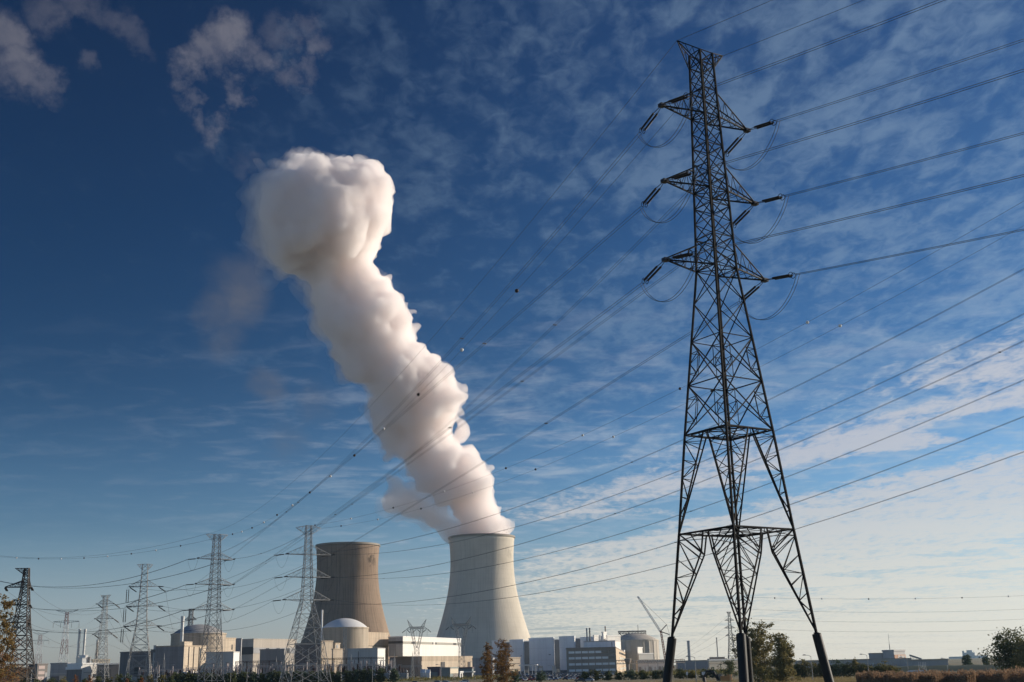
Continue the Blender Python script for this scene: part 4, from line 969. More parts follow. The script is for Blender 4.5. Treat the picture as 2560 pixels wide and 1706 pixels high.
# ------------------------------------------------------------------ far buildings on the right
SLT = mat('long_hall_slate', (.44, .435, .43), var=.12, scale=.04, stripes=[JV(5, .1)])
b = Building('long_hall', 'very long low slate hall stretching behind the shrubs on the right', 1985, 2275, 2278, 1645.5, 760, -6, SLT, SLT, depth=25); b.rect('L', .0, 1.0, .0, .1, 'plinth', DBL); b.rect('L', .1, .9, .70, .73, 'string_course', GRY)
b = Building('long_hall', 'low slate wing with two pale windows at the right end of the long hall', 2262, 2367, 2369, 1648, 745, -6, SLT, SLT, depth=25); b.rect('L', .02, .19, .42, .82, 'window', WIN); b.rect('L', .22, .46, .42, .82, 'window', WIN); b.rect('L', 0, 1, 0, .2, 'plinth', DBL)
b = Building('office_block', 'slate penthouse with square windows on top of the long hall', 2173, 2210, 2212, 1632.5, 765, -4, SLT, SLT, depth=18)
for i in range(5): b.rect('L', .12 + i * .15, .20 + i * .15, .52, .78, 'window', WIN if i != 2 else WIND)
b = Building('office_block', 'taller stair block with an orange lit side on top of the long hall', 2208, 2236, 2264, 1624.8, 760, 40, SLT, SLT)
b.rect('R', .0, 1.0, .0, .74, 'brick_side', mat('orange_brick', (.44, .24, .15), var=.12, scale=.2), .3); b.rect('L', .08, .18, .45, .58, 'window', WIN); b.rect('L', .28, .38, .45, .58, 'window', WIN)
for i in range(6): b.rect('R', .30 + i * .11, .345 + i * .11, .46, .70, 'window', WIN, .5)
p = gr(2227, 770); o = empty('antenna_mast', p, 0, 'thin antenna mast above the stair block on the right', 'mast'); zt_ = at(2226, 1585, 770).z; mb = MB(); mb.bar((0, 0, 0), (0, 0, zt_ * .7), .35); mb.build('pole', STEEL, o); mb = MB(); mb.bar((0, 0, zt_ * .7), (0, 0, zt_), .16); mb.bar((0, 0, zt_ * .9), (.9, 0, zt_ * .9), .1); mb.build('aerial', STEEL, o)
p = gr(2290, 760); o = empty('conveyor', p, 0, 'sloping steel conveyor on trestle legs above the low slate wing', 'conveyor'); k_ = mpp(760); mb = MB(); A_, B_ = Vector((-14 * k_, 0, at(2276, 1638.5, 760).z)), Vector((12 * k_, 0, at(2302, 1648, 760).z)); mb.bar(A_, B_, 1.0); mb.build('belt', GRY, o); mb = MB()
for i in range(8): q_ = A_.lerp(B_, (i + .5) / 8); mb.bar(q_, (q_.x + .4, 0, 0), .25)
mb.build('trestle', STEEL, o)
FARW = mat('haze_pale_cladding', (.62, .64, .64), var=.05, scale=.01, stripes=[(3, 18, .06, .1)])  # distance haze is put into this pale colour
b = Building('far_factory', 'pale hazy factory with a stepped roof on the far right horizon', 2372, 2436, 2440, 1641, 5200, 4, FARW, FARW, depth=80, cap=4); b.onroof(.1, .9, .03, .45, 15, 'upper_storey', FARW); b.onroof(.2, .6, .10, .3, 24, 'roof_plant', FARW); b.onroof(.2, .7, .42, .47, 22, 'roof_plant', FARW); b.rect('L', .5, .95, .3, .5, 'window_band', LGR)
for f in (.2, .6, .8): b.rect('L', f, f + .02, .0, .9, 'downpipe', LGR, 2)
b = Building('far_factory', 'pale hazy slab of silos right of the stepped far factory', 2433, 2467, 2470, 1638.5, 5300, 4, FARW, FARW, depth=80, cap=4)
for i in range(5): b.rect('L', .1 + i * .18, .14 + i * .18, .0, .95, 'rib', LGR, 2)
# ------------------------------------------------------------------ vegetation
def leaf_mat(name, c0, c1, c2, rough=.75):
    m = bpy.data.materials.new(name); m.use_nodes = True; t = NT(m.node_tree)
    for nd in list(m.node_tree.nodes): m.node_tree.nodes.remove(nd)
    co = t.n('ShaderNodeTexCoord').outputs['Object']
    n1 = t.noise(co, .45, 3, .6); n2 = t.noise(co, 3.0, 2, .6)
    k = t.mix(t.step(n1, .36, .64), c0, c1); k = t.mix(t.m('MULTIPLY', t.step(n2, .45, .7), .7), k, c2)
    d_ = t.n('ShaderNodeBsdfDiffuse', {'Color': k}); tr = t.n('ShaderNodeBsdfTranslucent', {'Color': k})
    mx = t.n('ShaderNodeMixShader', {0: .3, 1: d_.outputs[0], 2: tr.outputs[0]})
    om = t.n('ShaderNodeOutputMaterial', {'Surface': mx.outputs[0]})
    return m
BARK = mat('bark', (.10, .08, .06), var=.25, scale=1.5)
L_OLIVE = leaf_mat('olive_leaves', (0.174, 0.167, 0.072), (0.261, 0.225, 0.102), (0.362, 0.275, 0.131))
L_DARK = leaf_mat('dark_green_leaves', (0.075, 0.10, 0.052), (0.135, 0.155, 0.073), (0.20, 0.20, 0.10))
L_GREEN = leaf_mat('green_leaves', (0.080, 0.099, 0.045), (0.136, 0.147, 0.064), (0.192, 0.176, 0.080))
L_RUST = leaf_mat('rusty_leaves', (0.21, 0.120, 0.048), (0.31, 0.175, 0.065), (0.15, 0.10, 0.045))
L_YEL = leaf_mat('yellowish_leaves', (0.145, 0.138, 0.051), (0.217, 0.189, 0.072), (0.290, 0.232, 0.102))
L_ORNG = leaf_mat('orange_leaves', (0.260, 0.111, 0.046), (0.338, 0.156, 0.065), (0.156, 0.091, 0.046))
L_WIL = leaf_mat('willow_autumn_leaves', (0.221, 0.156, 0.065), (0.312, 0.208, 0.085), (0.169, 0.130, 0.058))
L_TEAL = leaf_mat('bluish_green_leaves', (0.08, 0.115, 0.08), (0.125, 0.165, 0.105), (0.18, 0.20, 0.12))
def leafcard(vs, fs, c, s_, r_):
    u = Vector((r_.gauss(0, 1), r_.gauss(0, 1), r_.gauss(0, .7))).normalized(); w_ = u.cross(Vector((r_.gauss(0, 1), r_.gauss(0, 1), r_.gauss(0, 1)))).normalized()
    b = len(vs); l_ = s_ * r_.uniform(.7, 1.3)
    vs += [c - u * l_, c + w_ * l_ * .55, c + u * l_, c - w_ * l_ * .55]; fs.append((b, b + 1, b + 2, b + 3))
def crown_pts(r_, h, shape, w_):
    """limb skeleton: list of (base, tip) for a crown of half width w_ between heights"""
    pass
def tree(name, label, loc, h, w_, leaf, lm, seed, cat='tree', group=None, stem=.22, nlimb=14, per=90, dens=1.0, shape='round', lean=0.0, stems=1, spread=.16):
    """tapered trunk(s) with limbs; leaf clumps along every limb, so the sky shows between them"""
    r_ = random.Random(seed); o = empty(name, loc, r_.uniform(0, 6), label, cat, group)
    tb = MB(); vs, fs = [], []
    def env(f):      # half width of the crown at a share f of the height
        if shape == 'round': return max(.06, math.sin(max(.03, min(1, (f - .10) / .90)) * math.pi) ** .6)
        if shape == 'cone': return max(.05, (1 - f) ** .75 * min(1, f / .12 + .2))
        if shape == 'bush': return max(.10, math.sqrt(max(0, 1 - f ** 2.4)))
        if shape == 'egg': return max(.08, math.sin(max(.02, min(1, (f + .06) / 1.06)) ** .8 * math.pi) ** .75)
        return 1.0
    for s_i in range(stems):
        a0 = r_.uniform(0, 6.28); base = Vector((math.cos(a0), math.sin(a0), 0)) * (w_ * .12 if stems > 1 else 0)
        top = Vector((base.x * 3 + lean * h, base.y * 3, h * r_.uniform(.80, .97)))
        n = 7; tp = [base.lerp(top, i / n) + Vector((r_.gauss(0, .02), r_.gauss(0, .02), 0)) * h * (0 if i in (0,) else 1) * .5 for i in range(n + 1)]
        tb.tube(tp, [stem * (1 - .88 * i / n) / (1 + .4 * (stems - 1)) for i in range(n + 1)], 7)
        nl = max(4, int(nlimb / stems))
        for k in range(nl):
            f = (k + .5 + r_.uniform(-.4, .4)) / nl; f = (.08 if shape in ('bush', 'egg', 'cone') else .22) + f * (.90 if shape in ('bush', 'egg', 'cone') else .76)
            st = tp[0].lerp(tp[-1], min(1, f * .80)); an = k * 2.4 + r_.uniform(-.5, .5)
            rad = env(f) * w_ * r_.uniform(.55, 1.0)
            end = Vector((st.x * .6 + math.cos(an) * rad, st.y * .6 + math.sin(an) * rad, min(h, f * h * 1.02 + r_.uniform(-.03, .05) * h)))
            mid = st.lerp(end, .55) + Vector((0, 0, -.02 * h)); th = stem * .34 * (1 - .7 * f)
            tb.tube([st, mid, end], [th, th * .6, th * .2], 5)
            ncl = 5
            for c_ in range(ncl):
                q = st.lerp(mid, .5 + c_ * .18) if c_ < 2 else mid.lerp(end, (c_ - 1) / (ncl - 2))
                sp = w_ * spread * r_.uniform(.6, 1.35)
                q = q + Vector((r_.gauss(0, 1), r_.gauss(0, 1), r_.gauss(0, .8))) * sp * .7
                if r_.random() < .12: continue
                for _ in range(int(per * dens / ncl * r_.uniform(.4, 1.5))):
                    v = Vector((r_.gauss(0, 1), r_.gauss(0, 1), r_.gauss(0, .75))) * sp * .62
                    p_ = q + v
                    if p_.z > .15: leafcard(vs, fs, p_, leaf, r_)
    tb.build('trunk', BARK, o)
    cm = MB(); cm.v = [tuple(v) for v in vs]; cm.f = fs; cm.mi = [0] * len(fs); cm.build('crown', lm, o)
    return o
def tpl(px, D, ytop):      # position and height so that the top stands at a photograph row
    p = gr(px, D); return p, at(px, ytop, D).z
# trees behind the front pillars
p, h = tpl(1893, 350, 1558); tree('birch_tree', 'tall loose olive tree right behind the front black pillars', p, h, 7.0, .30, L_OLIVE, 11, stem=.24, nlimb=58, per=190, stems=3, lean=-.01, spread=.125)
p, h = tpl(1958, 335, 1588); tree('birch_tree', 'second olive tree with a pointed top, right of the tall loose one', p, h, 5.4, .28, L_OLIVE, 12, stem=.2, nlimb=50, per=175, shape='cone', stems=2, spread=.13)
p, h = tpl(1822, 470, 1648); tree('bush', 'dark green bush left of the front black pillar', p, h, 4.0, .3, L_DARK, 13, cat='bush', nlimb=16, per=120, shape='bush')
p, h = tpl(1905, 330, 1672); tree('bush', 'low scrub at the foot of the tall loose olive tree', p, h, 5.0, .22, L_YEL, 14, cat='bush', nlimb=16, per=110, shape='bush')
# rusty pair in front of the plant
p, h = tpl(1218, 400, 1611); tree('poplar_tree', 'left rusty autumn tree before the plant, thin at the top', p, h, 3.3, .25, L_RUST, 21, stem=.17, nlimb=40, per=88, shape='egg', spread=.14)
p, h = tpl(1258, 395, 1598); tree('poplar_tree', 'right taller rusty autumn tree before the plant', p, h, 4.5, .26, L_RUST, 22, stem=.19, nlimb=54, per=92, shape='egg', spread=.13)
p, h = tpl(1288, 430, 1676); tree('bush', 'round dark bush just right of the rusty trees', p, h, 2.6, .25, L_TEAL, 23, cat='bush', nlimb=12, per=110, shape='bush')
# far left and far right
p, h = tpl(-16, 200, 1490); tree('willow_tree', 'half bare brownish tree cut by the left picture edge', p, h, 3.6, .17, L_WIL, 31, stem=.16, nlimb=56, per=230, stems=3, shape='egg', spread=.13)
p, h = tpl(10, 190, 1590); tree('willow_tree', 'thin leaning bare shrub at the foot of the left edge tree', p, h, 3.2, .11, L_ORNG, 32, stem=.10, nlimb=34, per=50, stems=5, shape='egg', lean=.10)
p, h = tpl(2532, 385, 1586); tree('oak_tree', 'broad green tree at the right picture edge', p, h, 7.4, .34, L_GREEN, 33, stem=.3, nlimb=46, per=170, shape='round', spread=.19)
p, h = tpl(2574, 375, 1598); tree('oak_tree', 'olive tree cut by the right picture edge', p, h, 5.2, .33, L_OLIVE, 34, stem=.3, nlimb=36, per=170, shape='egg', spread=.18)
for px, y0, lb in ((2416, 1639, 'left'), (2462, 1643, 'right')):
    p, h = tpl(px, 720, y0); tree('ball_tree', '%s one of two ball shaped trees before the pale far factory' % lb, p, h, 11.5 * mpp(720) if lb == 'left' else 8.4 * mpp(720), .42, L_TEAL, px, stem=.25, nlimb=22, per=120, shape='round', spread=.2, group='ball trees on the dyke')
# shrubs in front of the long low hall
SHR = [(1994, 1662, 5, L_GREEN, 'bush'), (2012, 1652, 6, L_OLIVE, 'cone'), (2034, 1658, 6, L_YEL, 'bush'), (2052, 1653, 5, L_GREEN, 'cone'), (2074, 1664, 6, L_DARK, 'bush'), (2094, 1653, 6, L_TEAL, 'egg'),
       (2118, 1657, 6, L_GREEN, 'bush'), (2138, 1646, 5, L_OLIVE, 'cone'), (2152, 1660, 6, L_GREEN, 'bush'), (2172, 1667, 5, L_YEL, 'bush'), (2190, 1663, 6, L_GREEN, 'bush'), (2212, 1660, 7, L_YEL, 'bush'), (2230, 1666, 5, L_YEL, 'bush')]
nth = ['first', 'second', 'third', 'fourth', 'fifth', 'sixth', 'seventh', 'eighth', 'ninth', 'tenth', 'eleventh', 'twelfth', 'thirteenth']
hue = {L_GREEN.name: 'green', L_OLIVE.name: 'olive', L_YEL.name: 'yellowish', L_DARK.name: 'dark green', L_TEAL.name: 'bluish green'}
for i, (px, y0, w_, lm, shp) in enumerate(SHR):
    p, h = tpl(px, 430, y0); tree('shrub', '%s shrub, %s from the left in the row before the long slate hall' % (hue[lm.name], nth[i]), p, h, w_ * .62, .26, lm, 100 + i, cat='shrub', group='shrubs before the long hall', nlimb=14, per=120, shape=shp, spread=.2)
# clipped dark trees and bushes along the near edge of the switchyard
protos = []
for i in range(4):
    protos.append(tree('hedge_tree', 'dark green round hedge tree in the row below the switchyard', (0, -500, 0), 8.0, 2.7, .34, L_DARK if i % 2 else L_TEAL, 200 + i, group='hedge trees below the switchyard', nlimb=26, per=150, shape='bush', spread=.2, stem=.16))
first = set()
def hedge(px, D, ytop, wpx, k, label=None, group=None, lm=None):
    src = protos[k % 4]; o = src if k % 4 not in first else copy_tree(src); first.add(k % 4)
    p, h = tpl(px, D, ytop); o.location = p; s_ = wpx / 2 * mpp(D) / 2.7; o.scale = (s_, s_, h / 8.0); o.rotation_euler = (0, 0, px * .7)
    if label: o['label'] = label
    return o
for i, px in enumerate((598, 612, 634, 655, 676, 692, 718, 740, 760, 780, 806, 826, 845, 872, 890, 908, 926, 950, 985)):
    hedge(px, 620, 1680 + rnd.uniform(-2.5, 2.5) - .0232 * (px - 760), 29 + rnd.uniform(-3, 3), i)
for i, px in enumerate((442, 456, 474, 492, 512, 528, 546, 562, 580)):
    hedge(px, 600, 1687 + rnd.uniform(-3, 3) - .01 * (px - 500), 30 + rnd.uniform(-3, 4), i + 1)
mass = [(300, 1683, 34, L_DARK), (322, 1688, 26, L_TEAL), (350, 1690, 26, L_DARK), (376, 1689, 26, L_OLIVE), (405, 1688, 30, L_YEL), (428, 1690, 26, L_DARK), (95, 1698, 34, L_DARK), (130, 1696, 30, L_DARK), (160, 1697, 30, L_OLIVE), (212, 1697, 28, L_DARK), (245, 1692, 26, L_GREEN), (272, 1694, 24, L_YEL), (60, 1699, 30, L_GREEN)]
for i, (px, y0, w_, lm) in enumerate(mass):
    p, h = tpl(px, 560, y0); tree('bush', '%s bush in the lower left thicket, %s' % (hue[lm.name], ['under the leftmost leg of the pale pylon', 'under the middle of the pale pylon', 'just right of the pale pylon', 'left of the sandy box', 'below the sandy box', 'at the right end', 'below the pinkish block', 'below the cream gate', 'left of the orange bushes', 'between the orange bushes', 'right of the orange bushes', 'below the slender pale pylon', 'beside the dark brown pylon'][i]), p, h, w_ / 2 * mpp(560), .28, lm, 300 + i, cat='bush', group='thicket at the lower left', nlimb=14, per=120, shape='bush', spread=.2)
for i, (px, y0, lb) in enumerate(((189, 1688, 'left orange bush in the thicket below the white works'), (224, 1688, 'middle orange bush in the thicket below the white works'), (318, 1697, 'small orange bush below the pale pylon'), (353, 1694, 'slim orange bush right of the pale pylon'))):
    p, h = tpl(px, 500, y0); tree('bush', lb, p, h, 8 * mpp(500) if i > 1 else 10 * mpp(500), .22, L_ORNG, 340 + i, cat='bush', group='orange bushes', nlimb=12, per=100, shape='egg', spread=.2)
# bushes around the car park
CPB = [(1352, 1682, 34, L_TEAL), (1462, 1680, 26, L_DARK), (1490, 1676, 34, L_GREEN), (1520, 1679, 30, L_DARK), (1545, 1681, 26, L_GREEN), (1576, 1676, 34, L_TEAL), (1606, 1679, 34, L_GREEN), (1638, 1677, 34, L_DARK), (1662, 1674, 30, L_GREEN), (1700, 1675, 34, L_GREEN), (1726, 1678, 30, L_YEL), (1758, 1677, 30, L_GREEN), (1780, 1672, 26, L_TEAL)]
for i, (px, y0, w_, lm) in enumerate(CPB):
    p, h = tpl(px, 500, y0); tree('bush', '%s bush, %s in the belt between car park and pillars' % (hue[lm.name], nth[i]), p, h, w_ / 2 * mpp(500), .27, lm, 400 + i, cat='bush', group='bushes round the car park', nlimb=14, per=120, shape='bush', spread=.2)
# mixed low scrub behind the hedge, too tangled to count
vs, fs = [], []; r_ = random.Random(77)
for i in range(2600):
    px = r_.choice((r_.uniform(-20, 1285), r_.uniform(-20, 1285), r_.uniform(1560, 1830))); D = r_.uniform(640, 900); p = gr(px, D); hh = r_.uniform(.5, 2.2) * (1.3 if r_.random() < .2 else .8)
    for _ in range(9): leafcard(vs, fs, p + Vector((r_.gauss(0, .8), r_.gauss(0, .8), abs(r_.gauss(0, hh * .5)) + .1)), .42, r_)
cm = MB(); cm.v = [tuple(v) for v in vs]; cm.f = fs; cm.mi = [0] * len(fs); tag(cm.build('undergrowth', L_YEL), kind='stuff')
# reed beds and dry grass
def reeds(name, x0, x1, D0, D1, n, h0, h1, m, seed, lab=None):
    r_ = random.Random(seed); vs, fs = [], []
    for i in range(n):
        px_ = r_.uniform(x0, x1); D = D0 + 9 * mnoise.noise(Vector((px_ / 45, seed, 0))) + (D1 - D0) * r_.random() ** 1.6; p = gr(px_, D); h = r_.uniform(h0, h1) * (1 + .45 * mnoise.noise(p / 4.5) + .3 * mnoise.noise(p / 1.3)) * r_.uniform(.75, 1.1); a = r_.uniform(0, 3.14); d_ = Vector((math.cos(a), math.sin(a), 0)) * .035; l_ = Vector((r_.gauss(0, .12), r_.gauss(0, .12), 0))
        b = len(vs); vs += [p - d_, p + d_, p + d_ * .7 + l_ * .5 + Vector((0, 0, h * .7)), p - d_ * .7 + l_ * .5 + Vector((0, 0, h * .7))]; fs.append((b, b + 1, b + 2, b + 3))
        b = len(vs); t_ = p + l_ + Vector((0, 0, h)); w_ = d_.normalized() * .10
        vs += [t_ - Vector((0, 0, h * .22)), t_ - Vector((0, 0, h * .08)) + w_, t_, t_ - Vector((0, 0, h * .08)) - w_]; fs.append((b, b + 1, b + 2, b + 3))
    cm = MB(); cm.v = [tuple(v) for v in vs]; cm.f = fs; cm.mi = [0] * len(fs); return tag(cm.build(name, m), kind='stuff')
REED = leaf_mat('reed_plumes', (0.255, 0.173, 0.112), (0.360, 0.232, 0.143), (0.450, 0.300, 0.180)); DRY = leaf_mat('dry_grass', (0.297, 0.230, 0.115), (0.405, 0.317, 0.162), (0.216, 0.176, 0.081))
reeds('reeds', 2137, 2432, 288, 312, 16000, 2.0, 2.7, REED, 5)
reeds('reeds', 2425, 2600, 296, 330, 9000, 1.9, 2.6, REED, 6)
reeds('grass', 1930, 2140, 290, 420, 9000, .4, .9, DRY, 7)
reeds('grass', 1560, 1930, 300, 420, 9000, .3, .8, DRY, 8)
# the dyke on the right
dk = MB(); a_, b_ = gr(1900, 640), gr(2620, 560); dv = (b_ - a_).normalized(); nn = Vector((-dv.y, dv.x, 0)); L_ = (b_ - a_).length
prof = [(-14, 0), (-9, .9), (-3, 2.3), (0, 2.5), (4, 2.5), (16, -.05)]
n = 40; vs = []
for i in range(n + 1):
    for (q, z) in prof: vs.append(a_ + dv * L_ * i / n + nn * q + Vector((0, 0, z * (1 + .06 * math.sin(i * 1.7)))))
k = len(prof); dk.add(vs, [(i * k + j, i * k + j + 1, (i + 1) * k + j + 1, (i + 1) * k + j) for i in range(n) for j in range(k - 1)])
tag(dk.build('dyke', mat('dyke_turf', (.085, .105, .06), var=.3, scale=.2), smooth=True), kind='structure')
# ------------------------------------------------------------------ switchyard
PINK = mat('pinkish_grey_porcelain', (.50, .44, .42), var=.1, scale=.5)
BRP = mat('brown_porcelain', (.085, .05, .045), rough=.4, var=.1, scale=.5)
def lattice_mast(name, label, px, D, ytop, wbot, wtop, group, cat, m=STEEL_W, t=.22, n=9, tipf=.22):
    p = gr(px, D); o = empty(name, p, rnd.uniform(0, .6), label, cat, group); H = at(px, ytop, D).z; zt = H * (1 - tipf)
    sgn = [(1, 1), (1, -1), (-1, -1), (-1, 1)]; hw = lambda z: (wbot + (wtop - wbot) * z / zt) / 2
    mb = MB(); P = lambda k, z: Vector((sgn[k][0] * hw(z), sgn[k][1] * hw(z), z))
    for k in range(4):
        mb.bar(P(k, 0), P(k, zt), t)
        for i in range(n):
            z0, z1 = zt * i / n, zt * (i + 1) / n; q = (k + 1) % 4
            mb.bar(P(k, z0), P(q, z1), t * .6) if i % 2 else mb.bar(P(q, z0), P(k, z1), t * .6)
            mb.bar(P(k, z1), P(q, z1), t * .6)
    mb.build('lattice_body', m, o)
    if tipf > 0: sp = MB(); sp.bar((0, 0, zt - .3), (0, 0, H), max(.25, wtop * .8), 8, t2=.08, cap=True); sp.build('spike', m, o)
    return o
masts = [(320, 1643, 'below the pale pylon'), (364, 1640, 'left one before the big sandy box'), (373, 1638, 'right one before the big sandy box'), (408, 1632, 'before the dark front of the sandy box'), (550, 1630, 'before the grey shed with the sunlit end'),
         (603, 1646, 'left of the dark slate box'), (645, 1647, 'at the left edge of the slate box'), (690, 1640, 'inside the left legs of the white pylon'), (722, 1638, 'left of centre under the white pylon'), (770, 1623, 'in the middle under the white pylon'),
         (877, 1634, 'below the white domed reactor'), (986, 1632, 'left one before the white turbine hall'), (1031, 1629, 'right one before the white turbine hall')]
for px, y, lb in masts:
    lattice_mast('lightning_mast', 'pale tapering lattice mast in the switchyard, ' + lb, px, 800 if px < 980 else 760, y, 2.0, .7, 'lightning masts', 'mast')
lattice_mast('lattice_tower', 'tall slim lattice tower standing before the white domed reactor', 861, 870, 1571, 2.4, 1.6, None, 'lattice tower', STEEL_W, .3, 22, 0)
def gantry(label, x0, x1, y, D, nposts, m, group='switchyard gantries', hang=0, beam=.7):
    a, b = gr(x0, D), gr(x1, D); L = (b - a).length; o = empty('gantry', a, math.atan2((b - a).y, (b - a).x), label, 'gantry', group); H = at((x0 + x1) / 2, y, D).z
    bm_ = MB()
    for yy, zz_ in ((-.4, H), (.4, H), (0, H - .9)): bm_.bar((0, yy, zz_), (L, yy, zz_), beam * .45)
    n = max(6, int(L / 1.6))
    for i in range(n): bm_.bar((L * i / n, -.4, H), (L * (i + .5) / n, 0, H - .9), .14); bm_.bar((L * (i + .5) / n, 0, H - .9), (L * (i + 1) / n, .4, H), .14)
    bm_.build('beam', m, o)
    for i in range(nposts):
        x = L * i / max(1, nposts - 1); pm = MB(); pm.bar((x - .5, 0, 0), (x - .12, 0, H), .24); pm.bar((x + .5, 0, 0), (x + .12, 0, H), .24)
        for j in range(6): f = j / 6; pm.bar((x - .5 + .38 * f, 0, H * f), (x + .5 - .38 * (f + .16), 0, H * (f + 1 / 6)), .12)
        pm.build('post', m, o)
    for i in range(hang):
        x = L * (i + .5) / hang; mb = MB(); insulator(mb, (x, 0, H - .9), (x, 0, H - 4.2), .22, 6); mb.build('insulator_string', BRP, o)
    return o
GD = [('dark busbar gantry in front of the white domed reactor', 803, 958, 1645, 830, 6, STEEL_B, 14), ('dark busbar gantry under the white pylon, low', 740, 905, 1663, 800, 7, PINK, 12),
      ('pinkish gantry left of the white pylon', 595, 742, 1664, 800, 7, PINK, 12), ('pinkish gantry before the grey shed with the sunlit end', 470, 600, 1669, 790, 6, PINK, 11),
      ('upper brown gantry behind the grey shed', 588, 700, 1653, 850, 5, BRP, 14), ('pinkish gantry before the big sandy box', 346, 470, 1674, 790, 6, PINK, 10),
      ('low pale gantry before the white turbine hall', 940, 1054, 1665, 800, 5, STEEL_W, 6), ('dark gantry right of the sunlit ended shed', 905, 975, 1666, 815, 4, STEEL_B, 7)]
for lb, x0, x1, y, D, n, m, h in GD: gantry(lb, x0, x1, y, D, n, m, hang=h)
for i, (x0, x1, y) in enumerate(((879, 901, 1659.5), (909, 933, 1660), (848, 874, 1661), (938, 947, 1662))):
    gantry('white portal frame in the switchyard, %s from the left' % nth[i], x0, x1, y, 770, 2, STEEL_W, 'white portal frames', 2)
# post insulators on stands, in their hundreds of pixels only
pp = []
for v in range(3):
    o = empty('post_insulator', (0, -500, 0), 0, 'post insulator on a steel stand, one of many standing in the switchyard', 'post insulator', 'post insulators in the switchyard')
    h = (7.5, 9.0, 6.5)[v]; mb = MB(); mb.bar((-.4, 0, 0), (-.25, 0, h * .55), .34); mb.bar((.4, 0, 0), (.25, 0, h * .55), .34); mb.bar((-.45, 0, h * .55), (.45, 0, h * .55), .34); mb.build('stand', (PINK, STEEL_W, PINK)[v], o)
    mb = MB(); pts = []; rr = []
    for j in range(9): pts += [(0, 0, h * (.56 + .044 * j)), (0, 0, h * (.58 + .044 * j))]; rr += [.2, .42]
    mb.tube(pts, rr, 7, True); mb.build('insulator', (BRP, PINK, BRP)[v], o)
    mb = MB(); mb.bar((-.9, 0, h * .98), (.9, 0, h * .98), .22, 6, cap=True); mb.build('terminal', STEEL_W, o); pp.append(o)
used = set()
for i in range(230):
    px = rnd.uniform(345, 1000); D = rnd.choice((770, 785, 800, 820, 845)); v = rnd.randrange(3); o = pp[v] if v not in used else copy_tree(pp[v]); used.add(v)
    o.location = gr(px, D); o.rotation_euler = (0, 0, rnd.uniform(-.3, .3)); s_ = rnd.uniform(.9, 1.5); o.scale = (s_, s_, s_)
# transformers
tp0 = None
for i, (px, D) in enumerate(((388, 770), (436, 775), (536, 770), (586, 775), (672, 770), (842, 765), (862, 768), (965, 770), (1008, 765))):
    if tp0 is None:
        o = tp0 = empty('transformer', (0, 0, 0), 0, '', 'transformer', 'switchyard transformers'); mb = MB(); mb.box(-3, 3, -1.6, 1.6, .5, 4.2); mb.build('tank', LGR, o)
        for s_ in (-1, 1):
            mb = MB()
            for j in range(7): mb.box(-2.7 + j * .8, -2.45 + j * .8, s_ * 1.62, s_ * 2.3, .9, 3.9)
            mb.build('radiator', GRY, o)
        for j in range(3): mb = MB(); mb.tube([(-1.8 + 1.8 * j, 0, 4.2), (-1.8 + 1.8 * j, .2, 5.4), (-1.8 + 1.8 * j, .4, 6.8)], [.3, .34, .12], 8, True); mb.build('bushing', BRP, o)
        mb = MB(); mb.tube([(2.2, -1.4, 5.2), (2.2, 1.4, 5.2)], .55, 10, True); mb.build('conservator', LGR, o)
    else: o = copy_tree(tp0)
    o.location = gr(px, D); o['label'] = 'grey finned transformer among the switchyard posts, %s from the left' % nth[i]
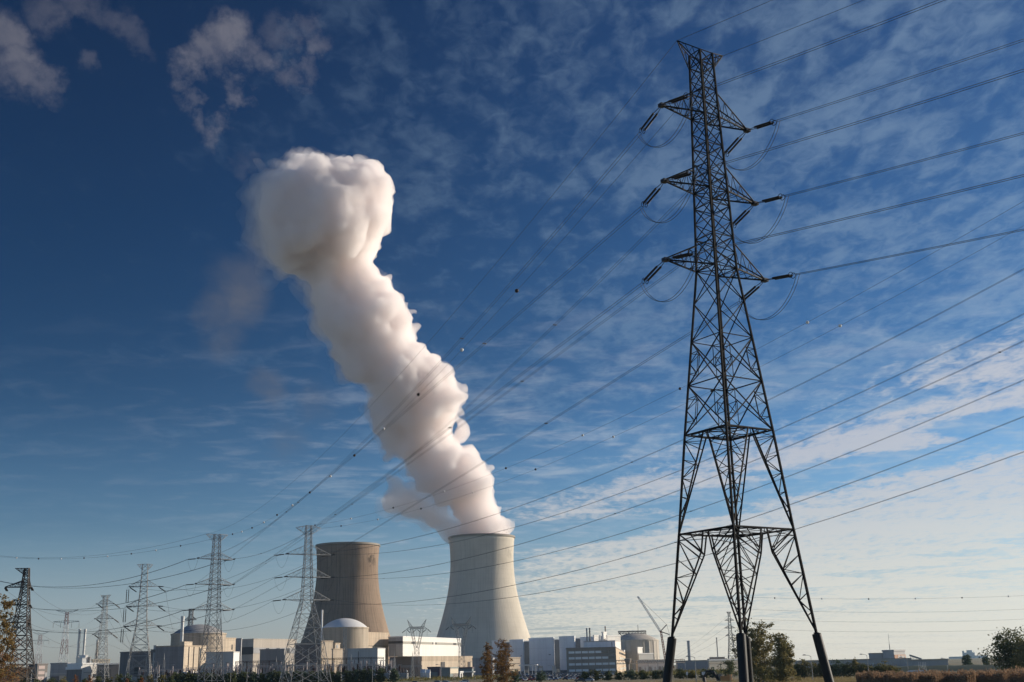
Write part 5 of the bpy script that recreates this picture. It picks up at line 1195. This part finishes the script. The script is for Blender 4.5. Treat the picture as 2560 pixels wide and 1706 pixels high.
# cat-head pylons in front of the pale cooling tower
def cat_pylon(label, px, D, yp, yb, yl, yw, half, name='pylon'):
    p = gr(px, D); k = mpp(D); o = empty(name, p, R(-12), label, 'pylon', 'cat head pylons'); zp, zb, zl, zw = [at(px, y, D).z for y in (yp, yb, yl, yw)]
    h = half * k; mb = MB(); t = .26
    for yy in (-.7, .7):
        mb.bar((-h, yy * .3, zl), (h, yy * .3, zl), t); mb.bar((-h * .68, yy, zb), (h * .68, yy, zb), t); mb.bar((-h, yy * .3, zl), (-h * .68, yy, zb), t); mb.bar((h, yy * .3, zl), (h * .68, yy, zb), t)
        n = 14
        for i in range(n): x = -h * .68 + h * 1.36 * i / n; x2 = x + h * 1.36 / n; mb.bar((x, yy, zb), ((x + x2) / 2, yy * .5, zl), .15); mb.bar(((x + x2) / 2, yy * .5, zl), (x2, yy, zb), .15)
    mb.build('crossbeam', STEEL, o)
    for s_ in (-1, 1):
        pk = MB(); base = [Vector((s_ * h * .42, -.7, zb)), Vector((s_ * h * .42, .7, zb)), Vector((s_ * h * .68, -.7, zb)), Vector((s_ * h * .68, .7, zb))]; tip = Vector((s_ * h * .92, 0, zp))
        for b_ in base: pk.bar(b_, tip, .2)
        for i in range(4):
            for q in range(4): pk.bar(base[q].lerp(tip, i / 4), base[(q + 1) % 4].lerp(tip, (i + 1) / 4), .12)
        pk.build('earth_wire_peak', STEEL, o)
        ar = MB(); w_ = [Vector((s_ * h * .12 + dx_, yy, zw)) for dx_ in (-.8, .8) for yy in (-.9, .9)]; tp_ = [Vector((s_ * h * .50 + dx_, yy, zl)) for dx_ in (-1.0, 1.0) for yy in (-.8, .8)]
        for a_, b_ in zip(w_, tp_): ar.bar(a_, b_, .22)
        order = [0, 1, 3, 2]
        for i in range(7):
            for q in range(4): a_, b_ = order[q], order[(q + 1) % 4]; ar.bar(w_[a_].lerp(tp_[a_], i / 7), w_[b_].lerp(tp_[b_], (i + 1) / 7), .12)
        ar.build('window_arm', STEEL, o)
    bd = MB(); wb = 2.6
    for sx in (-1, 1):
        for sy in (-1, 1): bd.bar((sx * (h * .12 + .6), sy * 1.0, zw), (sx * wb, sy * wb, 0), .26)
    for i in range(6):
        z0, z1 = zw * (1 - i / 6), zw * (1 - (i + 1) / 6); f = lambda z: (h * .12 + .6) + (wb - h * .12 - .6) * (1 - z / zw)
        for sy in (-1, 1): bd.bar((-f(z0), sy * f(z0) * .9, z0), (f(z1), sy * f(z1) * .9, z1), .14); bd.bar((f(z0), sy * f(z0) * .9, z0), (-f(z1), sy * f(z1) * .9, z1), .14); bd.bar((-f(z1), sy * f(z1) * .9, z1), (f(z1), sy * f(z1) * .9, z1), .14)
    bd.build('lattice_body', STEEL, o)
    for x in (-h, 0, h):
        for s_ in (-1, 1): mb = MB(); e = Vector((x + s_ * 3.4, -1, zl - 2.8)); insulator(mb, (x, 0, zl), e, .3, 7); mb.build('insulator_string', GLASS_INS, o)
        mb = MB(); mb.bar((x, 0, zl), (x, 0, zl - 5.5), .14); mb.build('jumper_cable', CABLE, o)
    return o
cat_pylon('left cat head pylon with raised horns, against the sky between the cooling towers', 1042, 930, 1549, 1567.5, 1573, 1621, 26)
cat_pylon('right cat head pylon with raised horns, against the shaded side of the pale cooling tower', 1154, 960, 1541, 1560, 1565.5, 1618, 28)
# far pylons with banded paint
def band_mat():
    m = bpy.data.materials.new('banded_pylon_paint'); m.use_nodes = True; t = NT(m.node_tree); z = t.xyz(t.n('ShaderNodeTexCoord').outputs['Object'])[2]
    k = t.mix(t.m('LESS_THAN', t.m('FRACT', t.m('ADD', t.m('DIVIDE', z, 38.0), .05)), .5), (.60, .61, .62), (.22, .12, .12)); t.put(m.node_tree.nodes['Principled BSDF'].inputs['Base Color'], k); return m
BANDED = band_mat()
def t_pylon(label, px, D, yt, ya, half, wb):
    p = gr(px, D); k = mpp(D); o = empty('pylon', p, 0, label, 'pylon', 'far banded pylons'); zt, za = at(px, yt, D).z, at(px, ya, D).z; h = half * k; prof = [(0, wb * k / 2), (za * .75, 4.6 * k), (za, 3.2 * k), (zt, 2.4 * k)]; sgn = [(1, 1), (1, -1), (-1, -1), (-1, 1)]
    P = lambda q, z: Vector((sgn[q][0] * lerp(prof, z), sgn[q][1] * lerp(prof, z), z)); mb = MB(); zs = [0] + div(0, za, 8) + div(za, zt, 3)
    for z0, z1 in zip(zs, zs[1:]):
        for q in range(4): mb.bar(P(q, z0), P(q, z1), .55); mb.bar(P(q, z0), P((q + 1) % 4, z1), .36)
    mb.build('lattice_body', BANDED, o)
    for s_ in (-1, 1):
        a_ = MB(); a_.bar((s_ * 2, 0, za + 1.4), (s_ * h * .98, 0, za + .4), .5); a_.bar((s_ * 2, 0, za - 1.2), (s_ * h * .98, 0, za + .2), .5)
        for i in range(6): a_.bar((s_ * h * i / 6, 0, za + 1.2), (s_ * h * (i + .5) / 6, 0, za - 1), .3)
        a_.build('crossarm', STEEL, o); e = MB(); e.bar((0, 0, zt), (s_ * h * .84, 0, zt + 4.5 * k), .6); e.bar((0, 0, zt - 3), (s_ * h * .84, 0, zt + 4.5 * k), .4); e.build('earth_wire_arm', STEEL, o)
        for f in (.42, .98): q = MB(); insulator(q, (s_ * h * f, 0, za), (s_ * h * f, 0, za - 8), .35, 6); q.build('insulator_string', STEEL, o)
t_pylon('far red banded pylon with upswept head arms, right of the dark brown pylon', 155, 1700, 1531, 1555, 30, 20)
t_pylon('fainter banded pylon farther away beside the dark brown pylon', 92, 2700, 1586, 1602, 21, 13)
t_pylon('tiny pale pylon peeping over the blue halls behind the rusty trees', 1251, 2600, 1588, 1592, 9, 7)

# ------------------------------------------------------------------ lines on the left
P3ends = strings(P3, lambda lv, side: [Vector((P1.pos.x - P3.pos.x, P1.pos.y - P3.pos.y, -12)).normalized(), Vector((.55, .35, -.42))], 5.2, .26, jump=False)
for (lv, side), es in P1ends.items():
    wire('cable from the white pylon %s %s arm to the pale pylon' % (WORD[lv], side_word[side]), es[1], P3ends[(lv, side)][0], 7, .055, group='lines on the left', n=24)
for lv in range(3):
    t_ = P3.tips[(lv, 1)]; mb = MB(); insulator(mb, t_ + Vector((.3, 0, 0)), t_ + Vector((.3, 0, -8.6)), .22, 10, 1.0); mb.build('hanging_string', GLASS_INS, P3.root)
tgt = [gr(430, 1050) + Vector((0, 0, 40)), gr(560, 1110) + Vector((0, 0, 40)), gr(640, 1170) + Vector((0, 0, 38))]
for (lv, side), es in P3ends.items():
    if side == -1: wire('cable from the pale pylon %s right arm down to the reactor roofs' % WORD[lv], es[1], tgt[lv], 3, .06, group='lines on the left', n=16)
off = {0: 1434, 1: 1486, 2: 1536}
for (lv, side), es in P2ends.items():
    e = at(-70, off[lv] + (0 if side == 1 else 4), 640); wire('cable from the grey pylon %s %s arm to the left picture edge' % (WORD[lv], side_word[side]), es[1], e, 9, .055, .45, group='lines on the left', n=24)
for side in (1, -1):
    wire('%s from the grey pylon head to the left picture edge' % ('plain earth wire' if side == 1 else 'ball strung earth wire'), P2.tip('e', side), at(-70, 1381 if side == 1 else 1384, 640), 6, .04, balls=0 if side == 1 else 9, ballr=.36, group='lines on the left', cat='earth wire', n=24, ball0=.17, ball1=.9)
P4ends = strings(P4, lambda lv, side: [Vector((P0.pos.x - P4.pos.x, P0.pos.y - P4.pos.y, -10)).normalized(), Vector((.75, -.2, -.5))], 5.6, .34, jump=False)
P0ends = strings(P0, lambda lv, side: [Vector((P4.pos.x - P0.pos.x, P4.pos.y - P0.pos.y, -70)).normalized()], 5.6, .30, jump=False)
for lv in range(3):
    for side in (1, -1):
        wire('cable from the brown pylon %s %s arm to the slender pale pylon' % (WORD[lv], side_word[side]), P0ends[(lv, side)][0], P4ends[(lv, side)][0], 9, .055, group='lines on the left', n=24)
        wire('cable from the slender pale pylon %s %s arm down to the works' % (WORD[lv], side_word[side]), P4ends[(lv, side)][1], gr(330 + 18 * lv, 1040) + Vector((0, 0, 24)), 3, .06, group='lines on the left', n=14)
# faint lines on the right horizon
for i, (y0, y1, nb) in enumerate(((1497, 1486, 6), (1526, 1519, 0), (1550, 1544, 0), (1574, 1569, 0))):
    a, e = at(1840, y0 - 4, 1150), at(2640, y1, 1250)
    wire('%s across the pale sky on the far right' % ('ball strung earth wire', 'uppermost faint cable', 'middle faint cable', 'lowest faint cable')[i], a, e, 4 if i else 3, .07, balls=nb, ballr=.75, group='faint lines on the right', cat='earth wire' if i == 0 else 'power cable', n=20, ball0=.12, ball1=.85)
for i, (x0, y0) in enumerate(((1822, 1538), (1822, 1562), (1823, 1586))):
    wire('faint cable sloping left from the small hazy pylon %s arm' % WORD[i], at(x0, y0, 1150), at(1690, 1640 + i * 6, 1500), 2, .07, group='faint lines on the right', n=12)

# ------------------------------------------------------------------ lamps, poles, vehicles
def lamp(label, px, ytop, D, arm=1.6, side=1, group='street lamps', name='street_lamp'):
    p = gr(px, D); o = empty(name, p, 0, label, 'street lamp', group); H = at(px, ytop, D).z; mb = MB(); mb.bar((0, 0, 0), (0, 0, H - .3), .22, 8, t2=.13)
    mb.tube([(0, 0, H - .5), (-side * arm * .3, 0, H - .1), (-side * arm, 0, H)], .06, 5); mb.build('pole', STEEL_W, o)
    hb = MB(); hb.tube([(-side * arm * .85, 0, H + .02), (-side * (arm + .35), 0, H + .08), (-side * (arm + .8), 0, H)], [.10, .17, .06], 8, True); hb.build('lamp_head', LGR, o)
for px, y, D, lb in ((393, 1654, 520, 'below the sandy box'), (530, 1671, 480, 'below the grey shed'), (577, 1670, 500, 'left of the hedge trees'), (618, 1671, 500, 'beside the first hedge tree'), (757, 1678, 470, 'under the white pylon'),
                     (931, 1660, 560, 'right of the white portal frames'), (1103, 1662, 520, 'before the teal shed'), (1187, 1655, 600, 'before the plain grey block'), (1337, 1662, 520, 'in the middle of the car park'), (1586, 1650, 520, 'below the sunlit brick front'),
                     (1738, 1641, 330, 'between the black pillars'), (2028, 1638, 360, 'left of the right black pillar'), (2168, 1636, 420, 'before the slate penthouse'), (2267, 1644, 420, 'before the orange lit side'), (2366, 1646, 520, 'at the end of the slate wing'), (1382, 1664, 620, 'at the widest blue hall'), (1352, 1664, 640, 'left of the widest blue hall'), (1231, 1668, 520, 'between the rusty trees')):
    lamp('slim pale street lamp ' + lb, px, y, D)
for i, px in enumerate((2295, 2300, 2304.5, 2308, 2312)):
    p = gr(px, 470); o = empty('flagpole', p, 0, 'bare white flagpole in the row before the dyke, %s from the left' % nth[i], 'flagpole', 'flagpoles'); H = at(px, 1657, 470).z; mb = MB(); mb.bar((0, 0, 0), (0, 0, H), .16, 8, t2=.08); mb.build('pole', WPNT, o); mb = MB(); mb.sphere((0, 0, H), .12, 8, 5); mb.build('finial', WPNT, o)
# posts of the bus shelter / gate in front of the blue halls
b = Building('canopy_shelter', 'white topped canopy shelter in front of the second blue hall', 1300, 1340, 1342, 1661.5, 820, 8, GRY, WPNT, cap=.7, eave=.8, depth=5, ybot=1664); 
for f in (.02, .25, .5, .75, .98): mb = MB(); mb.bar((1, b.a * f, 0), (1, b.a * f, b.z0 + .1), .35, 6); mb.build('post', WPNT, b.root)
for i, (x0, x1, y) in enumerate(((1346, 1356, 1666), (1392, 1399, 1666))):
    gantry('%s white sign gantry frame by the car park' % ('left', 'right')[i], x0, x1, y, 700, 2, STEEL_W, 'sign gantries')
p = gr(1385, 690); o = empty('information_board', p, 0, 'pale blank board on posts behind the parked cars', 'board'); k_ = mpp(690); zt_ = at(1385, 1666, 690).z; mb = MB(); mb.box(-4.6 * k_, 4.6 * k_, -.1, .1, zt_ * .45, zt_); mb.build('panel', LGR, o)
for s_ in (-1, 1): mb = MB(); mb.bar((s_ * 4 * k_, 0.2, 0), (s_ * 4 * k_, .2, zt_ * .9), .25, 6); mb.build('post', STEEL, o)
# cars
PAINT = [('white', (.75, .75, .74)), ('silver', (.42, .43, .45)), ('dark', (.03, .032, .04)), ('red', (.32, .05, .04)), ('blue', (.06, .10, .22))]
def car_proto(nm, c, i):
    m = mat(nm + '_car_paint', c, rough=.25, var=.02, spec=.6); o = empty('parked_car', (0, -520 - i * 8, 0), 0, '%s car standing in the crowded car park before the blue halls' % nm, 'car', 'parked cars')
    mb = MB(); prof = [(-2.1, .35), (-2.15, .75), (-1.4, .92), (2.0, .98), (2.15, .7), (2.1, .35)]; n = len(prof)
    vs = [(x, -.85, z) for x, z in prof] + [(x, .85, z) for x, z in prof]; mb.add(vs, [tuple(range(n)), tuple(range(2 * n - 1, n - 1, -1))] + [(k, n + k, n + (k + 1) % n, (k + 1) % n) for k in range(n)]); mb.build('body', m, o)
    mb = MB(); prof = [(-1.0, .93), (-.35, 1.42), (1.2, 1.45), (1.9, .97)]; n = 4; vs = [(x, -.74 + .1 * (z > 1), z) for x, z in prof] + [(x, .74 - .1 * (z > 1), z) for x, z in prof]
    mb.add(vs, [tuple(range(n)), tuple(range(2 * n - 1, n - 1, -1))] + [(k, n + k, n + (k + 1) % n, (k + 1) % n) for k in range(n)]); mb.build('window', WIND, o)
    mb = MB(); mb.box(-.35, 1.2, -.66, .66, 1.43, 1.49); mb.build('roof', m, o)
    for x in (-1.3, 1.3):
        for y in (-.8, .8): mb = MB(); mb.tube([(x, y - .11, .33), (x, y + .11, .33)], .33, 12, True); mb.build('wheel', WIND, o)
    return o
cps = [car_proto(nm, c, i) for i, (nm, c) in enumerate(PAINT)]; usedc = set()
def put_car(px, D, ang):
    i = rnd.choice((0, 0, 0, 0, 0, 1, 1, 2, 3, 4)); o = cps[i] if i not in usedc else copy_tree(cps[i]); usedc.add(i)
    o.location = gr(px, D); o.rotation_euler = (0, 0, ang + rnd.choice((0, math.pi)))
for D, x0, x1, st in ((960, 1295, 1420, 7.5), (900, 1300, 1440, 7.5), (850, 1295, 1520, 8), (800, 1300, 1480, 8), (755, 1300, 1540, 8.5), (710, 1305, 1520, 9), (665, 1300, 1500, 9.5), (625, 1300, 1500, 10), (585, 1310, 1500, 10.5), (545, 1290, 1470, 11)):
    x = x0
    while x < x1:
        if rnd.random() < .78: put_car(x, D + rnd.uniform(-3, 3), math.pi / 2 + rnd.uniform(-.12, .12))
        x += st + rnd.uniform(-.6, .6)
for px, D in ((1040, 500), (1090, 505), (1116, 500), (1160, 520), (1500, 560), (1448, 470), (1470, 470)): put_car(px, D, rnd.uniform(-.3, .3))
for i in cps:
    if cps.index(i) not in usedc: bpy.data.objects.remove(i)
# digger
Dd = 330; p = gr(1800, Dd); o = empty('excavator', p, R(-25), 'orange excavator with a dark folded boom in the dry grass left of the front pillars', 'excavator'); ORN = mat('orange_machine_paint', (.62, .26, .08), rough=.45, var=.15, scale=.6)
mb = MB(); mb.box(.2, 2.6, -1.3, 1.3, 1.2, 2.5); mb.box(1.9, 2.7, -1.25, 1.25, 1.4, 2.9); mb.build('engine_housing', ORN, o)
mb = MB(); mb.box(-1.3, .15, .1, 1.3, 1.2, 3.0); mb.box(-1.4, .25, .05, 1.35, 3.0, 3.1); mb.build('cab', WIND, o)
for s_ in (-1, 1): mb = MB(); mb.tube([(-2.2, s_ * 1.1 - .3, .5), (-2.2, s_ * 1.1 + .3, .5)], .5, 12, True); mb.tube([(2.2, s_ * 1.1 - .3, .5), (2.2, s_ * 1.1 + .3, .5)], .5, 12, True); mb.box(-2.2, 2.2, s_ * 1.1 - .3, s_ * 1.1 + .3, 0.02, 1.0); mb.build('track', WIND, o)
mb = MB(); mb.tube([(-.8, -.4, 1.6), (-1.8, -.4, 3.6), (-3.6, -.4, 3.9), (-4.6, -.4, 2.4)], [.32, .36, .3, .22], 6, True); mb.build('boom', STEEL_B, o)
mb = MB(); mb.add([(-4.9, -.9, 1.2), (-4.1, -.9, 1.0), (-4.2, -.9, 2.3), (-4.9, -.9, 2.4), (-4.9, .1, 1.2), (-4.1, .1, 1.0), (-4.2, .1, 2.3), (-4.9, .1, 2.4)], [(0, 1, 2, 3), (7, 6, 5, 4), (0, 4, 5, 1), (1, 5, 6, 2), (2, 6, 7, 3), (3, 7, 4, 0)]); mb.build('bucket', STEEL_B, o)
for i, (px, lb) in enumerate(((1716, 'left'), (1757, 'right'))):
    p = gr(px, 430); o = empty('site_sign', p, 0, '%s of two small white boards in the scrub between the pillars' % lb, 'sign board', 'white boards'); mb = MB(); mb.box(-.35 if i == 0 else -.6, .35 if i == 0 else .6, -.05, .05, at(px, 1688, 430).z, at(px, 1680, 430).z); mb.build('panel', WPNT, o); mb = MB(); mb.bar((0, .1, 0), (0, .1, at(px, 1681, 430).z), .12, 6); mb.build('post', STEEL, o)
p = gr(2287, 400); o = empty('parked_van', p, 0, 'pale van roof showing above the reeds before the dyke', 'van'); mb = MB(); mb.box(-2.6, 2.6, -.95, .95, .4, 2.0); mb.add([(-2.4, -.9, 2.0), (2.2, -.9, 2.0), (2.2, .9, 2.0), (-2.4, .9, 2.0), (-2.0, -.75, 2.35), (2.0, -.75, 2.35), (2.0, .75, 2.35), (-2.0, .75, 2.35)], [(4, 5, 6, 7), (0, 1, 5, 4), (1, 2, 6, 5), (2, 3, 7, 6), (3, 0, 4, 7)]); mb.build('body', WPNT, o); mb = MB(); mb.box(-2.2, -.6, -.97, .97, 1.3, 1.9); mb.build('window', WIND, o)
for x in (-1.7, 1.7):
    for y in (-.9, .9): mb = MB(); mb.tube([(x, y - .1, .38), (x, y + .1, .38)], .38, 12, True); mb.build('wheel', WIND, o)
# ------------------------------------------------------------------ haze
HAZE = 3.8e-5
hm = bpy.data.materials.new('haze_air'); hm.use_nodes = True; t = NT(hm.node_tree)
for nd in list(hm.node_tree.nodes): hm.node_tree.nodes.remove(nd)
pv = t.n('ShaderNodeVolumePrincipled', {'Color': (.58, .82, 1.0), 'Density': HAZE, 'Anisotropy': .6})
om = t.n('ShaderNodeOutputMaterial'); hm.node_tree.links.new(pv.outputs[0], om.inputs['Volume'])
hz = MB(); hz.box(-6500, 6500, -300, 6500, -1.8, 720)
tag(hz.build('haze', hm), kind='stuff')
